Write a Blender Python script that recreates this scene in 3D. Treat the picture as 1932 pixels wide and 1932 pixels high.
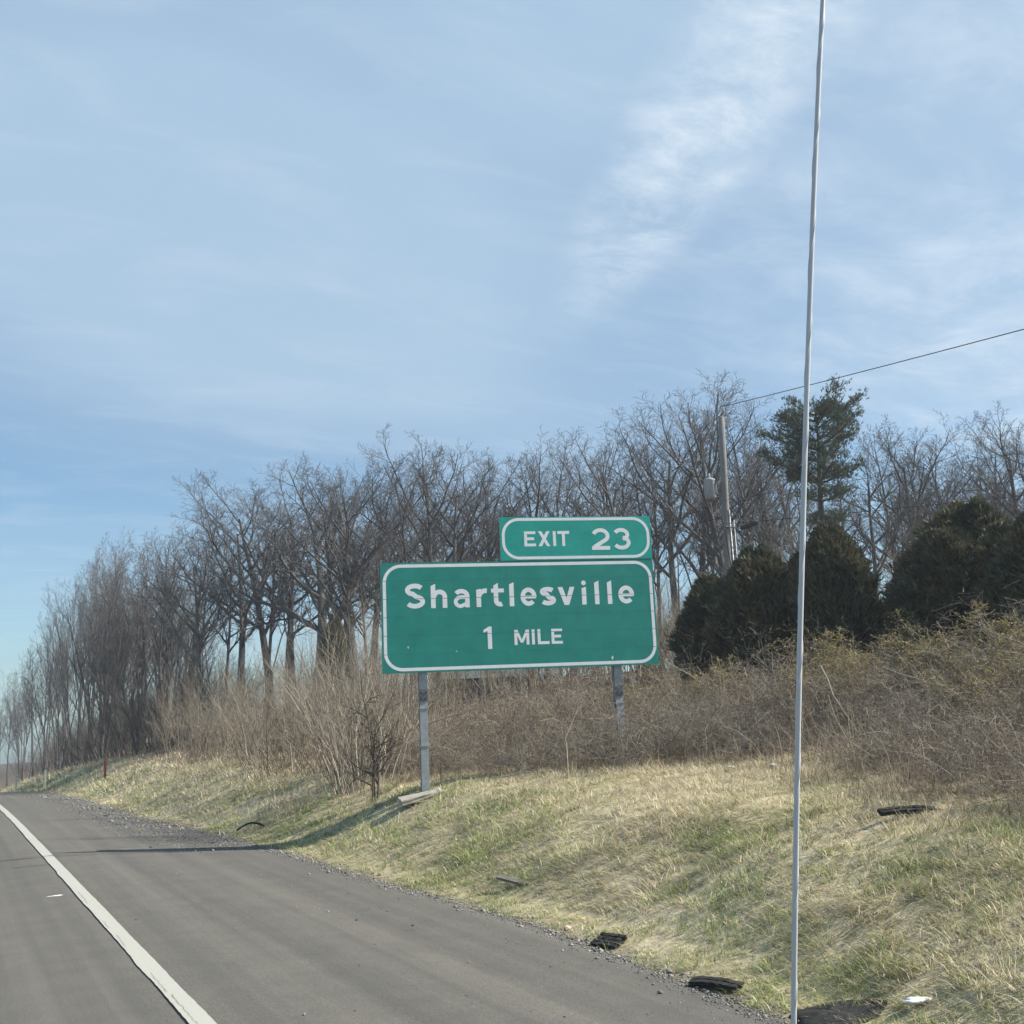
import bpy, bmesh, math, random
import numpy as np
from mathutils import Matrix, Vector

random.seed(7)
for o in list(bpy.data.objects):
    bpy.data.objects.remove(o, do_unlink=True)
scene = bpy.context.scene
COL = scene.collection
R = math.radians

# ---------------------------------------------------------------- camera
CAM_Z = 1.75
cam_data = bpy.data.cameras.new('camera')
cam_data.sensor_width = 36.0
cam_data.lens = 36.0*2000/1932
cam_data.clip_start = 0.05
cam_data.clip_end = 9000
camera = bpy.data.objects.new('camera', cam_data)
COL.objects.link(camera)
camera.matrix_world = Matrix(((0.88443766, -0.05112038, -0.4638499, 0),
                              (-0.46468555, -0.18777796, -0.86533622, 0),
                              (-0.04286447, 0.98088029, -0.1898328, CAM_Z),
                              (0, 0, 0, 1)))
scene.camera = camera

# ---------------------------------------------------------------- sky, sun, exposure
SUN_AZ = 117.0      # degrees clockwise from the road direction (+Y)
SUN_EL = 40.0
world = bpy.data.worlds.new('World')
scene.world = world
world.use_nodes = True


def build_world():
    nt = world.node_tree
    N, K = nt.nodes, nt.links
    N.clear()

    def node(t, **kw):
        n = N.new(t)
        for k, v in kw.items():
            setattr(n, k, v)
        return n

    def math_(op, a, b=None, c=None, clamp=False):
        n = node('ShaderNodeMath', operation=op, use_clamp=clamp)
        for i, v in enumerate((a, b, c)):
            if v is None:
                continue
            if hasattr(v, 'links'):
                K.new(v, n.inputs[i])
            else:
                n.inputs[i].default_value = v
        return n.outputs[0]

    def noise(vec, scale, detail=5, rough=0.55, dist=0.0):
        n = node('ShaderNodeTexNoise')
        n.inputs['Scale'].default_value = scale
        n.inputs['Detail'].default_value = detail
        n.inputs['Roughness'].default_value = rough
        n.inputs['Distortion'].default_value = dist
        K.new(vec, n.inputs['Vector'])
        return n.outputs['Fac']

    def ramp(v, lo, hi):
        n = node('ShaderNodeMapRange', interpolation_type='SMOOTHSTEP')
        K.new(v, n.inputs['Value'])
        n.inputs['From Min'].default_value = lo
        n.inputs['From Max'].default_value = hi
        return n.outputs['Result']

    sky = node('ShaderNodeTexSky', sky_type='NISHITA', sun_disc=False)
    sky.sun_elevation = R(SUN_EL)
    sky.sun_rotation = R(SUN_AZ)
    sky.air_density = 1.0
    sky.dust_density = 0.7
    sky.ozone_density = 1.0
    tc = node('ShaderNodeTexCoord')
    sep = node('ShaderNodeSeparateXYZ')
    K.new(tc.outputs['Generated'], sep.inputs[0])
    zz = math_('ADD', math_('MAXIMUM', sep.outputs['Z'], 0.0), 0.12)
    qx = math_('DIVIDE', sep.outputs['X'], zz)
    qy = math_('DIVIDE', sep.outputs['Y'], zz)
    comb = node('ShaderNodeCombineXYZ')
    K.new(qx, comb.inputs[0]); K.new(qy, comb.inputs[1])
    q = comb.outputs[0]

    def mapped(rot, sx, sy, ox=0.0, oy=0.0):
        m = node('ShaderNodeMapping')
        m.inputs['Rotation'].default_value[2] = R(rot)
        m.inputs['Scale'].default_value = (sx, sy, 1)
        m.inputs['Location'].default_value = (ox, oy, 0)
        K.new(q, m.inputs['Vector'])
        return m.outputs[0]

    def patch(cx, cy, ang, a, b, soft):
        """soft elliptical patch of cloud in the high cloud sheet"""
        c, s = math.cos(R(ang)), math.sin(R(ang))
        dx = math_('SUBTRACT', qx, cx); dy = math_('SUBTRACT', qy, cy)
        uu = math_('ADD', math_('MULTIPLY', dx, c/a), math_('MULTIPLY', dy, s/a))
        vv = math_('ADD', math_('MULTIPLY', dx, -s/b), math_('MULTIPLY', dy, c/b))
        rr = math_('ADD', math_('MULTIPLY', uu, uu), math_('MULTIPLY', vv, vv))
        return ramp(rr, 1.0 + soft, max(0.0, 1.0 - soft))

    # broad thin veil, everywhere
    veil = ramp(noise(mapped(25, 0.55, 1.0, 3.1, 0.4), 1.3, 4, 0.5, 0.4), 0.30, 0.72)
    fine = ramp(noise(mapped(25, 1.2, 3.0, 1.7, 2.2), 2.2, 6, 0.6, 0.7), 0.42, 0.80)
    wisp = ramp(noise(mapped(-12, 4.0, 5.5, 0.3, 0.9), 1.9, 10, 0.70, 0.35), 0.32, 0.80)
    wisp2 = ramp(noise(mapped(40, 1.6, 2.4, 4.3, 0.2), 2.0, 9, 0.66, 0.4), 0.36, 0.85)
    streak = patch(0.90, 1.04, 77, 0.55, 0.10, 0.99)
    right = patch(1.85, 1.20, 32, 1.0, 0.50, 0.98)
    left = patch(0.25, 1.55, 75, 1.05, 0.72, 0.95)
    rveil = patch(1.35, 0.95, 40, 0.95, 0.60, 0.98)
    low = patch(0.95, 2.0, 25, 1.0, 0.50, 0.98)
    fac = math_('ADD', math_('MULTIPLY', veil, 0.26), 0.12)
    fac = math_('ADD', fac, math_('MULTIPLY', left, 0.55))
    fac = math_('ADD', fac, math_('MULTIPLY', low, 0.36))
    fac = math_('ADD', fac, math_('MULTIPLY', rveil, 0.50))
    fac = math_('MINIMUM', fac, 0.95)
    wf = math_('MULTIPLY', math_('MULTIPLY', streak, math_('ADD', math_('MULTIPLY', wisp, 0.92), 0.08)), 0.72)
    wf = math_('ADD', wf, math_('MULTIPLY', math_('MULTIPLY', right, math_('ADD', math_('MULTIPLY', wisp2, 0.85), 0.15)), 0.72))
    wf = math_('ADD', wf, math_('MULTIPLY', fine, 0.16))
    wf = math_('MINIMUM', wf, 0.9)
    mix = node('ShaderNodeMix', data_type='RGBA')
    K.new(fac, mix.inputs['Factor'])
    tint = node('ShaderNodeMix', data_type='RGBA', blend_type='MULTIPLY')
    tint.inputs['Factor'].default_value = 1.0
    K.new(sky.outputs[0], tint.inputs['A'])
    tint.inputs['B'].default_value = SKY_TINT
    K.new(tint.outputs['Result'], mix.inputs['A'])
    mix.inputs['B'].default_value = CLOUD_RGB
    mix2 = node('ShaderNodeMix', data_type='RGBA')
    K.new(wf, mix2.inputs['Factor'])
    K.new(mix.outputs['Result'], mix2.inputs['A'])
    mix2.inputs['B'].default_value = WISP_RGB
    mix = mix2
    bg = node('ShaderNodeBackground')
    K.new(mix.outputs['Result'], bg.inputs['Color'])
    bg.inputs['Strength'].default_value = SKY_STRENGTH
    out = node('ShaderNodeOutputWorld')
    K.new(bg.outputs[0], out.inputs['Surface'])


SKY_STRENGTH = 0.076
CLOUD_RGB = (3.3, 4.6, 6.05, 1)
SKY_TINT = (0.74, 1.0, 1.12, 1)
WISP_RGB = (6.4, 7.2, 7.9, 1)
build_world()

sun_data = bpy.data.lights.new('sun', 'SUN')
sun_data.energy = 4.8
sun_data.angle = R(0.6)
sun_data.color = (1.0, 0.93, 0.82)
sun = bpy.data.objects.new('sun', sun_data)
COL.objects.link(sun)
_sd = Vector((math.sin(R(SUN_AZ))*math.cos(R(SUN_EL)), math.cos(R(SUN_AZ))*math.cos(R(SUN_EL)), math.sin(R(SUN_EL))))
sun.rotation_euler = _sd.to_track_quat('Z', 'Y').to_euler()
sun.location = (60, -15, 50)

scene.view_settings.view_transform = 'Standard'
scene.view_settings.look = 'None'
scene.view_settings.gamma = 1.0
scene.view_settings.use_curve_mapping = False
scene.view_settings.exposure = 0.75
scene.cycles.use_denoising = True
scene.cycles.max_bounces = 4
scene.cycles.adaptive_threshold = 0.02
scene.cycles.diffuse_bounces = 2
scene.cycles.glossy_bounces = 2
scene.cycles.debug_use_spatial_splits = True
scene.cycles.transparent_max_bounces = 8
scene.render.film_transparent = False

# ---------------------------------------------------------------- terrain
def vnoise(x, y, seed=0):
    """smooth value noise in about -1..1 for numpy arrays"""
    x = np.asarray(x, float); y = np.asarray(y, float)
    xi = np.floor(x).astype(np.int64); yi = np.floor(y).astype(np.int64)
    fx = x - xi; fy = y - yi
    fx = fx*fx*(3 - 2*fx); fy = fy*fy*(3 - 2*fy)
    def hsh(a, b):
        n = (a*374761393 + b*668265263 + seed*974711) & 0x7fffffff
        n = ((n ^ (n >> 13))*1274126177) & 0x7fffffff
        n = n ^ (n >> 16)
        return (n & 0xffff)/32767.5 - 1.0
    return ((hsh(xi, yi)*(1 - fx) + hsh(xi + 1, yi)*fx)*(1 - fy)
            + (hsh(xi, yi + 1)*(1 - fx) + hsh(xi + 1, yi + 1)*fx)*fy)

LINE_X = 1.49
EDGE_Y = [-30, 0, 5.0, 8.9, 12.7, 16.3, 20.3, 26, 33, 41, 52, 80, 250, 4000]
EDGE_X = [4.4, 4.45, 4.5, 4.88, 4.70, 4.68, 4.45, 3.95, 3.95, 3.95, 3.9, 3.9, 3.9, 3.9]

def edge_x(y):
    return np.interp(y, EDGE_Y, EDGE_X)

def base_z(y):
    y = np.asarray(y, float)
    a = np.clip(y - 22, 0, 46.0)
    return (-0.00054*a*a - 0.0497*np.clip(y - 68.0, 0, 82.0) - 0.021*np.clip(y - 150, 0, None))

def road_z(x, y):
    return base_z(y) - 0.04*np.clip(np.asarray(x, float) - LINE_X, 0, None)

BANK_T = [0, .5, 1.3, 2.3, 3.8, 6.5, 11, 17, 35, 100, 400, 4000]
BANK_Z = [0, .07, .42, .80, 1.03, 1.32, 2.0, 2.6, 3.1, 3.3, 3.0, 0]

def ground_z(x, y):
    x = np.asarray(x, float); y = np.asarray(y, float)
    e = edge_x(y)
    t = x - e
    g = np.interp(y, [18, 30, 45, 90], [1.0, 1.15, 1.45, 1.5])
    gx = np.interp(t, [0, 2.5, 6], [0, 0.4, 1.0])
    bank = np.interp(t, BANK_T, BANK_Z)*(1 + (g - 1)*gx)
    zr = road_z(e, y) - 0.03
    amp = np.clip(t/1.2, 0, 1)
    bump = amp*(0.07*vnoise(x*0.55, y*0.55, 3) + 0.035*vnoise(x*1.7, y*1.7, 5) + 0.018*vnoise(x*4.3, y*4.3, 7))
    right = zr + bank + bump
    under = road_z(np.minimum(x, e), y) - 0.03 - 0.08*np.clip((e - x)/0.6, 0, 1)
    left = base_z(y) - 0.11 - 0.10*np.clip(-7.0 - x, 0, 6)
    return np.where(t > 0, right, np.where(x < -7.0, left, under))

BRUSH_Y = [-10, 0, 5, 8, 11, 14, 16.5, 18.5, 25, 35, 50, 200]
BRUSH_X = [6.4, 6.6, 7.1, 8.3, 9.9, 9.4, 7.9, 7.3, 6.9, 6.7, 6.6, 6.6]

def brush_x(y):
    return np.interp(y, BRUSH_Y, BRUSH_X)
TREES = [(7.22, 168.1, 12.5, 's'), (7.55, 153.91, 12.8, 's'), (8.08, 137.06, 13.74, 'm'), (8.53, 124.96, 14.35, 's'), (8.81, 112.97, 15.04, 'm'), (9.19, 104.43, 15.56, 'm'), (9.58, 95.75, 16.84, 'm'), (9.91, 88.55, 16.76, 'm'), (10.13, 81.57, 16.1, 'm'), (10.56, 76.77, 15.57, 'm'), (11.06, 72.12, 14.11, 'm'), (11.49, 68.49, 13.57, 's'), (12.15, 66.97, 13.36, 'm'), (11.67, 60.5, 12.16, 'o'), (12.21, 58.03, 11.4, 'o'), (12.58, 55.61, 10.84, 's'), (13.55, 55.73, 13.02, 'o'), (15.65, 57.76, 14.02, 'o'), (16.7, 57.14, 14.16, 'o'), (14.78, 47.1, 11.82, 'B'), (19.02, 55.86, 14.0, 'o'), (15.16, 42.56, 10.56, 'o'), (17.72, 47.75, 11.93, 'o'), (20.77, 52.87, 12.34, 's'), (20.96, 50.4, 12.58, 'o'), (20.36, 46.06, 12.76, 'o'), (20.52, 44.05, 10.9, 'o'), (24.02, 48.96, 11.43, 'o'), (26.69, 51.74, 13.29, 'o'), (25.89, 47.73, 12.43, 'o'), (27.9, 48.91, 12.63, 's'), (30.17, 49.83, 13.31, 'o'), (29.16, 46.02, 12.12, 'o'), (31.22, 47.1, 12.51, 's'), (28.86, 41.57, 12.07, 'o'), (28.56, 39.67, 11.05, 's'), (29.17, 39.06, 12.29, 'o'), (30.14, 38.52, 12.37, 'o'), (30.04, 36.12, 13.23, 'o'), (33.88, 38.73, 12.68, 's'), (36.61, 40.78, 12.27, 'o'), (35.8, 38.09, 10.95, 's'), (39.83, 39.33, 11.04, 's'), (38.79, 36.53, 10.66, 'o'), (41.96, 37.97, 12.08, 's'), (38.93, 34.03, 11.29, 'o'), (41.29, 35.09, 11.17, 's'), (40.6, 33.3, 10.57, 's'), (43.13, 34.12, 11.16, 'o'), (42.52, 32.21, 10.93, 's'), (38.87, 28.5, 10.54, 'o'), (37.09, 26.16, 9.96, 'o'), (38.2, 25.63, 9.6, 'o'), (41.5, 26.16, 9.61, 's')]
FILL = [(42.36, 33.72, 5.58, 'y'), (27.05, 39.65, 6.74, 'y'), (40.25, 36.07, 6.38, 'y'), (24.79, 54.58, 7.63, 'y'), (52.27, 39.04, 12.19, 'y'), (40.12, 48.17, 11.02, 'y'), (24.23, 45.04, 8.43, 's'), (15.5, 42.49, 7.86, 's'), (24.59, 38.12, 5.41, 'y'), (31.04, 39.15, 11.1, 'y'), (29.76, 31.71, 6.79, 'y'), (9.67, 51.6, 6.33, 'y'), (26.2, 29.73, 5.01, 'y'), (33.01, 32.14, 7.2, 'y'), (41.51, 31.04, 8.22, 's'), (38.27, 32.15, 8.2, 's'), (9.54, 72.47, 9.45, 'y'), (19.28, 35.26, 6.02, 'y'), (25.8, 30.98, 7.36, 'y'), (22.35, 41.47, 7.13, 'y'), (22.62, 32.23, 7.97, 'y'), (19.2, 47.7, 10.43, 'y'), (23.9, 45.6, 7.96, 's'), (22.16, 33.52, 8.07, 'y'), (28.53, 32.02, 8.11, 'y'), (25.23, 57.65, 9.91, 's'), (22.24, 30.82, 7.42, 'y'), (37.51, 31.92, 7.06, 's'), (19.96, 56.14, 9.67, 'y'), (19.14, 36.85, 5.41, 's'), (35.01, 33.47, 6.42, 's'), (10.27, 110.17, 16.56, 'y'), (36.89, 28.09, 6.91, 's'), (48.31, 35.5, 7.66, 'y'), (32.63, 36.31, 5.72, 's'), (22.01, 55.29, 12.28, 's'), (29.37, 36.03, 8.67, 's'), (35.51, 49.62, 10.7, 'y'), (16.85, 43.44, 7.84, 's'), (42.12, 37.47, 7.3, 's'), (24.35, 31.96, 6.94, 'y'), (39.63, 50.04, 12.38, 's'), (9.35, 153.31, 14.59, 'y'), (16.06, 38.77, 9.44, 's'), (27.78, 31.0, 6.32, 'y'), (32.72, 27.96, 6.15, 's'), (28.35, 48.23, 7.48, 's'), (32.28, 31.47, 4.88, 'y'), (45.19, 37.5, 7.32, 's'), (11.77, 91.14, 15.55, 'y'), (18.9, 37.82, 5.73, 'y'), (26.77, 52.74, 10.51, 's'), (30.56, 55.34, 8.99, 's'), (29.83, 35.23, 8.68, 's'), (35.98, 29.11, 7.86, 'y'), (24.98, 35.25, 6.35, 'y'), (33.15, 31.58, 4.98, 'y'), (17.22, 65.63, 12.47, 'y'), (27.66, 54.95, 12.89, 'y'), (24.56, 51.25, 7.81, 'y'), (8.38, 68.39, 11.42, 'm'), (14.31, 69.79, 8.22, 'm'), (12.15, 84.16, 14.15, 'm'), (6.83, 113.69, 10.69, 'y'), (13.36, 76.66, 10.17, 'y'), (13.49, 75.29, 11.98, 'm'), (6.94, 77.33, 9.62, 'y'), (13.3, 73.04, 13.98, 'y'), (11.88, 88.64, 14.84, 'y'), (8.87, 50.53, 8.57, 'y'), (8.98, 42.87, 5.39, 'y'), (8.09, 104.2, 11.47, 'y'), (6.79, 103.97, 10.75, 'y'), (11.29, 84.92, 14.56, 'm'), (11.52, 65.68, 9.19, 'y'), (28.09, 58.72, 11.64, 's'), (25.66, 50.27, 9.91, 'y'), (46.76, 35.02, 11.86, 'y'), (29.12, 68.46, 17.5, 'y'), (40.22, 47.36, 15.51, 'y'), (14.55, 50.85, 9.25, 's'), (43.66, 39.07, 9.92, 's'), (28.45, 63.83, 13.33, 'y'), (33.89, 37.66, 9.61, 'y'), (36.1, 65.13, 12.37, 'y'), (34.76, 42.22, 11.69, 's'), (20.31, 58.29, 12.47, 's'), (14.96, 56.38, 11.71, 's'), (49.53, 56.37, 15.74, 's'), (23.39, 52.55, 10.04, 's'), (35.52, 40.53, 11.21, 's'), (27.99, 42.23, 10.02, 'y'), (49.78, 40.3, 11.53, 's'), (25.81, 51.08, 10.16, 'y'), (49.87, 40.48, 10.0, 'y'), (50.7, 53.6, 14.82, 's'), (49.21, 37.46, 12.16, 'y'), (38.05, 40.3, 10.39, 'y')]
# ---------------------------------------------------------------- helpers
def tag(o, label=None, cat=None, group=None, kind=None):
    if label: o['label'] = label
    if cat: o['category'] = cat
    if group: o['group'] = group
    if kind: o['kind'] = kind
    return o


def empty(name, loc=(0, 0, 0), rz=0.0):
    o = bpy.data.objects.new(name, None)
    o.empty_display_size = 0.2
    COL.objects.link(o)
    o.location = loc
    o.rotation_euler = (0, 0, rz)
    return o


def link(name, me, parent=None, loc=None):
    o = bpy.data.objects.new(name, me)
    COL.objects.link(o)
    if parent is not None:
        o.parent = parent
    if loc is not None:
        o.location = loc
    return o


def np_mesh(name, verts, faces, mat, col=None, smooth=False):
    """verts (n,3), faces (m,k); col (n,3) point colours"""
    verts = np.ascontiguousarray(verts, np.float32)
    faces = np.ascontiguousarray(faces, np.int32)
    me = bpy.data.meshes.new(name)
    m, k = faces.shape
    me.vertices.add(len(verts)); me.vertices.foreach_set('co', verts.ravel())
    me.loops.add(m*k); me.loops.foreach_set('vertex_index', faces.ravel())
    me.polygons.add(m)
    me.polygons.foreach_set('loop_start', np.arange(0, m*k, k, dtype=np.int32))
    if smooth:
        me.polygons.foreach_set('use_smooth', np.ones(m, bool))
    me.update(calc_edges=True)
    if col is not None:
        a = me.color_attributes.new('col', 'FLOAT_COLOR', 'POINT')
        c4 = np.ones((len(verts), 4), np.float32); c4[:, :3] = col
        a.data.foreach_set('color', c4.ravel())
    me.materials.append(mat)
    return me


class Tubes:
    """collects polylines and turns them into tapered tubes in one mesh"""
    def __init__(self):
        self.g = {}

    def add(self, pts, rad, sides=3, col=(1, 1, 1)):
        self.g.setdefault((len(pts), sides), []).append((pts, rad, col))

    def arrays(self):
        V, F, Cc, off = [], [], [], 0
        for (n, s), items in self.g.items():
            P = np.array([i[0] for i in items], float)
            Rd = np.array([i[1] for i in items], float)
            cc = np.array([i[2] for i in items], float)
            m = len(items)
            T = np.empty_like(P)
            T[:, 1:-1] = P[:, 2:] - P[:, :-2]
            T[:, 0] = P[:, 1] - P[:, 0]; T[:, -1] = P[:, -1] - P[:, -2]
            T /= np.linalg.norm(T, axis=2, keepdims=True) + 1e-9
            av = P[:, -1] - P[:, 0]
            ref = np.where(np.abs(av[:, 2:3]) > 0.8*np.linalg.norm(av, axis=1, keepdims=True), np.array([[1., 0, 0]]), np.array([[0, 0, 1.]]))
            ref = np.broadcast_to(ref[:, None, :], T.shape)
            A = np.cross(T, ref); A /= np.linalg.norm(A, axis=2, keepdims=True) + 1e-9
            B = np.cross(T, A)
            ang = np.arange(s)*2*math.pi/s
            ring = (A[:, :, None, :]*np.cos(ang)[None, None, :, None] + B[:, :, None, :]*np.sin(ang)[None, None, :, None])
            vv = P[:, :, None, :] + ring*Rd[:, :, None, None]
            V.append(vv.reshape(-1, 3))
            Cc.append(np.repeat(cc, n*s, axis=0))
            base = (np.arange(m)*n*s)[:, None, None] + (np.arange(n - 1)*s)[None, :, None]
            k = np.arange(s); k2 = (k + 1) % s
            f = np.stack([base + k, base + k2, base + s + k2, base + s + k], -1).reshape(-1, 4) + off
            F.append(f)
            off += m*n*s
        return np.concatenate(V), np.concatenate(F), np.concatenate(Cc)

    def mesh(self, name, mat, smooth=True):
        v, f, c = self.arrays()
        return np_mesh(name, v, f, mat, c, smooth)


def box_bm(bm, x0, x1, y0, y1, z0, z1):
    vs = [bm.verts.new(p) for p in ((x0, y0, z0), (x1, y0, z0), (x1, y1, z0), (x0, y1, z0), (x0, y0, z1), (x1, y0, z1), (x1, y1, z1), (x0, y1, z1))]
    for f in ((0, 3, 2, 1), (4, 5, 6, 7), (0, 1, 5, 4), (1, 2, 6, 5), (2, 3, 7, 6), (3, 0, 4, 7)):
        bm.faces.new([vs[i] for i in f])
    return vs


def bm_mesh(name, bm, mat, bevel=0.0, smooth=False):
    if bevel:
        bmesh.ops.bevel(bm, geom=list(bm.edges), offset=bevel, segments=1, affect='EDGES')
    bmesh.ops.recalc_face_normals(bm, faces=list(bm.faces))
    me = bpy.data.meshes.new(name)
    bm.to_mesh(me); bm.free()
    me.materials.append(mat)
    if smooth:
        for p in me.polygons: p.use_smooth = True
    return me


def copy_thing(root, loc, rz, sc, label=None, group=None):
    r = root.copy(); COL.objects.link(r)
    r.location = loc; r.rotation_euler = (0, 0, rz); r.scale = sc
    if label: r['label'] = label
    if group: r['group'] = group
    for ch in root.children:
        c = ch.copy(); COL.objects.link(c); c.parent = r
    return r


class Pool:
    """first use of a prototype moves the prototype itself, later uses copy it"""
    def __init__(self, protos):
        self.p = protos; self.used = [False]*len(protos)

    def place(self, i, loc, rz, sc, label, group):
        i %= len(self.p)
        r = self.p[i]
        if not self.used[i]:
            self.used[i] = True
            r.location = loc; r.rotation_euler = (0, 0, rz); r.scale = sc
            r['label'] = label
            if group: r['group'] = group
            return r
        o = copy_thing(r, loc, rz, sc, label, group)
        if not group and 'group' in o: del o['group']
        return o


# ---------------------------------------------------------------- materials
def new_mat(name):
    m = bpy.data.materials.new(name)
    m.use_nodes = True
    nt = m.node_tree
    b = nt.nodes['Principled BSDF']
    return m, nt, b


def _noise(nt, scale, detail=4, rough=0.55, vec=None, dist=0.0):
    n = nt.nodes.new('ShaderNodeTexNoise')
    n.inputs['Scale'].default_value = scale
    n.inputs['Detail'].default_value = detail
    n.inputs['Roughness'].default_value = rough
    n.inputs['Distortion'].default_value = dist
    if vec is not None: nt.links.new(vec, n.inputs['Vector'])
    return n.outputs['Fac']


def _ramp(nt, fac, stops):
    n = nt.nodes.new('ShaderNodeValToRGB')
    e = n.color_ramp.elements
    while len(e) < len(stops): e.new(0.5)
    for el, (p, c) in zip(e, stops):
        el.position = p; el.color = (*c, 1)
    nt.links.new(fac, n.inputs[0])
    return n.outputs[0]


def _coord(nt, kind='Object', scale=(1, 1, 1), rot=(0, 0, 0)):
    t = nt.nodes.new('ShaderNodeTexCoord'); mp = nt.nodes.new('ShaderNodeMapping')
    mp.inputs['Scale'].default_value = scale
    mp.inputs['Rotation'].default_value = rot
    nt.links.new(t.outputs[kind], mp.inputs[0])
    return mp.outputs[0]


def _mix(nt, fac, a, b, mode='MIX'):
    n = nt.nodes.new('ShaderNodeMix'); n.data_type = 'RGBA'; n.blend_type = mode
    for key, v in (('Factor', fac), ('A', a), ('B', b)):
        if hasattr(v, 'links'): nt.links.new(v, n.inputs[key])
        elif key == 'Factor': n.inputs[key].default_value = v
        else: n.inputs[key].default_value = (*v, 1)
    return n.outputs['Result']


def _bump(nt, b, h, strength=0.3, dist=0.02):
    n = nt.nodes.new('ShaderNodeBump')
    n.inputs['Strength'].default_value = strength
    n.inputs['Distance'].default_value = dist
    nt.links.new(h, n.inputs['Height']); nt.links.new(n.outputs[0], b.inputs['Normal'])


def attr_mat(name, rough=0.8, spec=0.2, transl=0.0, nscale=0.0, namount=0.35):
    """colour from the mesh's own 'col' attribute with a little grain"""
    m, nt, b = new_mat(name)
    a = nt.nodes.new('ShaderNodeAttribute'); a.attribute_name = 'col'
    c = a.outputs['Color']
    if nscale:
        f = _noise(nt, nscale, 5, 0.65, _coord(nt))
        g = _ramp(nt, f, [(0.25, (1 - namount,)*3), (0.75, (1 + namount*0.6,)*3)])
        c = _mix(nt, 1.0, c, g, 'MULTIPLY')
    nt.links.new(c, b.inputs['Base Color'])
    b.inputs['Roughness'].default_value = rough
    b.inputs['Specular IOR Level'].default_value = spec
    if transl:
        tr = nt.nodes.new('ShaderNodeBsdfTranslucent'); nt.links.new(c, tr.inputs[0])
        mx = nt.nodes.new('ShaderNodeMixShader'); mx.inputs[0].default_value = transl
        nt.links.new(b.outputs[0], mx.inputs[1]); nt.links.new(tr.outputs[0], mx.inputs[2])
        nt.links.new(mx.outputs[0], nt.nodes['Material Output'].inputs['Surface'])
    return m


def flat_mat(name, c, rough=0.6, spec=0.4, metal=0.0, nscale=0.0, c2=None, bump=0.0, lo=0.35, hi=0.65, scale=(1, 1, 1), bdist=0.01):
    m, nt, b = new_mat(name)
    b.inputs['Roughness'].default_value = rough
    b.inputs['Specular IOR Level'].default_value = spec
    b.inputs['Metallic'].default_value = metal
    if nscale:
        f = _noise(nt, nscale, 6, 0.6, _coord(nt, scale=scale))
        nt.links.new(_ramp(nt, f, [(lo, c), (hi, c2 or c)]), b.inputs['Base Color'])
        if bump: _bump(nt, b, f, bump, bdist)
    else:
        b.inputs['Base Color'].default_value = (*c, 1)
    return m


M = {}
M['bark'] = attr_mat('bark', 0.9, 0.1, nscale=9, namount=0.45)
M['twig'] = attr_mat('twig', 0.85, 0.15)
M['leaf'] = attr_mat('leaf', 0.7, 0.2, transl=0.25)
M['needle'] = attr_mat('needle', 0.65, 0.25, transl=0.12)
M['grass'] = attr_mat('grass', 0.75, 0.2, transl=0.42)
M['stone'] = attr_mat('stone', 0.9, 0.2, nscale=40, namount=0.3)
M['galv'] = flat_mat('galvanised_steel', (0.30, 0.32, 0.33), 0.55, 0.5, 0.35, 14, (0.40, 0.42, 0.43))
M['bolt'] = flat_mat('bolt_steel', (0.05, 0.05, 0.055), 0.6, 0.4)
M['plate'] = flat_mat('weathered_plate', (0.10, 0.115, 0.125), 0.6, 0.4, 0.2, 20, (0.16, 0.17, 0.18))
M['concrete'] = flat_mat('concrete', (0.30, 0.275, 0.23), 0.9, 0.2, 0, 8, (0.42, 0.39, 0.33), 0.3)
M['rubber'] = flat_mat('rubber', (0.014, 0.0142, 0.0145), 0.85, 0.2, 0, 22, (0.05, 0.049, 0.046), 0.4)
M['wood_grey'] = flat_mat('grey_wood', (0.13, 0.12, 0.105), 0.9, 0.15, 0, 6, (0.22, 0.205, 0.18), 0.4, scale=(1, 12, 12))
M['pole_wood'] = flat_mat('pole_wood', (0.19, 0.185, 0.178), 0.9, 0.15, 0, 5, (0.29, 0.283, 0.272), 0.4, scale=(9, 9, 0.5))
M['white_litter'] = flat_mat('white_litter', (0.78, 0.78, 0.75), 0.7, 0.3, 0, 12, (0.66, 0.66, 0.63))
M['wire'] = flat_mat('wire_black', (0.03, 0.03, 0.033), 0.6, 0.3)
M['porcelain'] = flat_mat('porcelain', (0.45, 0.45, 0.44), 0.3, 0.5)
M['tank'] = flat_mat('transformer_grey', (0.33, 0.36, 0.38), 0.5, 0.4, 0, 6, (0.40, 0.43, 0.45))
M['red_post'] = flat_mat('red_plastic', (0.15, 0.030, 0.028), 0.8, 0.15, 0, 8, (0.09, 0.022, 0.02))
M['pale_post'] = flat_mat('pale_plastic', (0.62, 0.60, 0.48), 0.6, 0.3, 0, 8, (0.52, 0.50, 0.40))
M['cream'] = flat_mat('cream_paint', (0.76, 0.74, 0.58), 0.7, 0.3, 0, 4, (0.82, 0.80, 0.66))
M['roofing'] = flat_mat('roofing', (0.30, 0.30, 0.29), 0.85, 0.2, 0, 9, (0.38, 0.37, 0.35))
M['dark_inner'] = flat_mat('cedar_core', (0.020, 0.022, 0.014), 1.0, 0.05)
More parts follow.
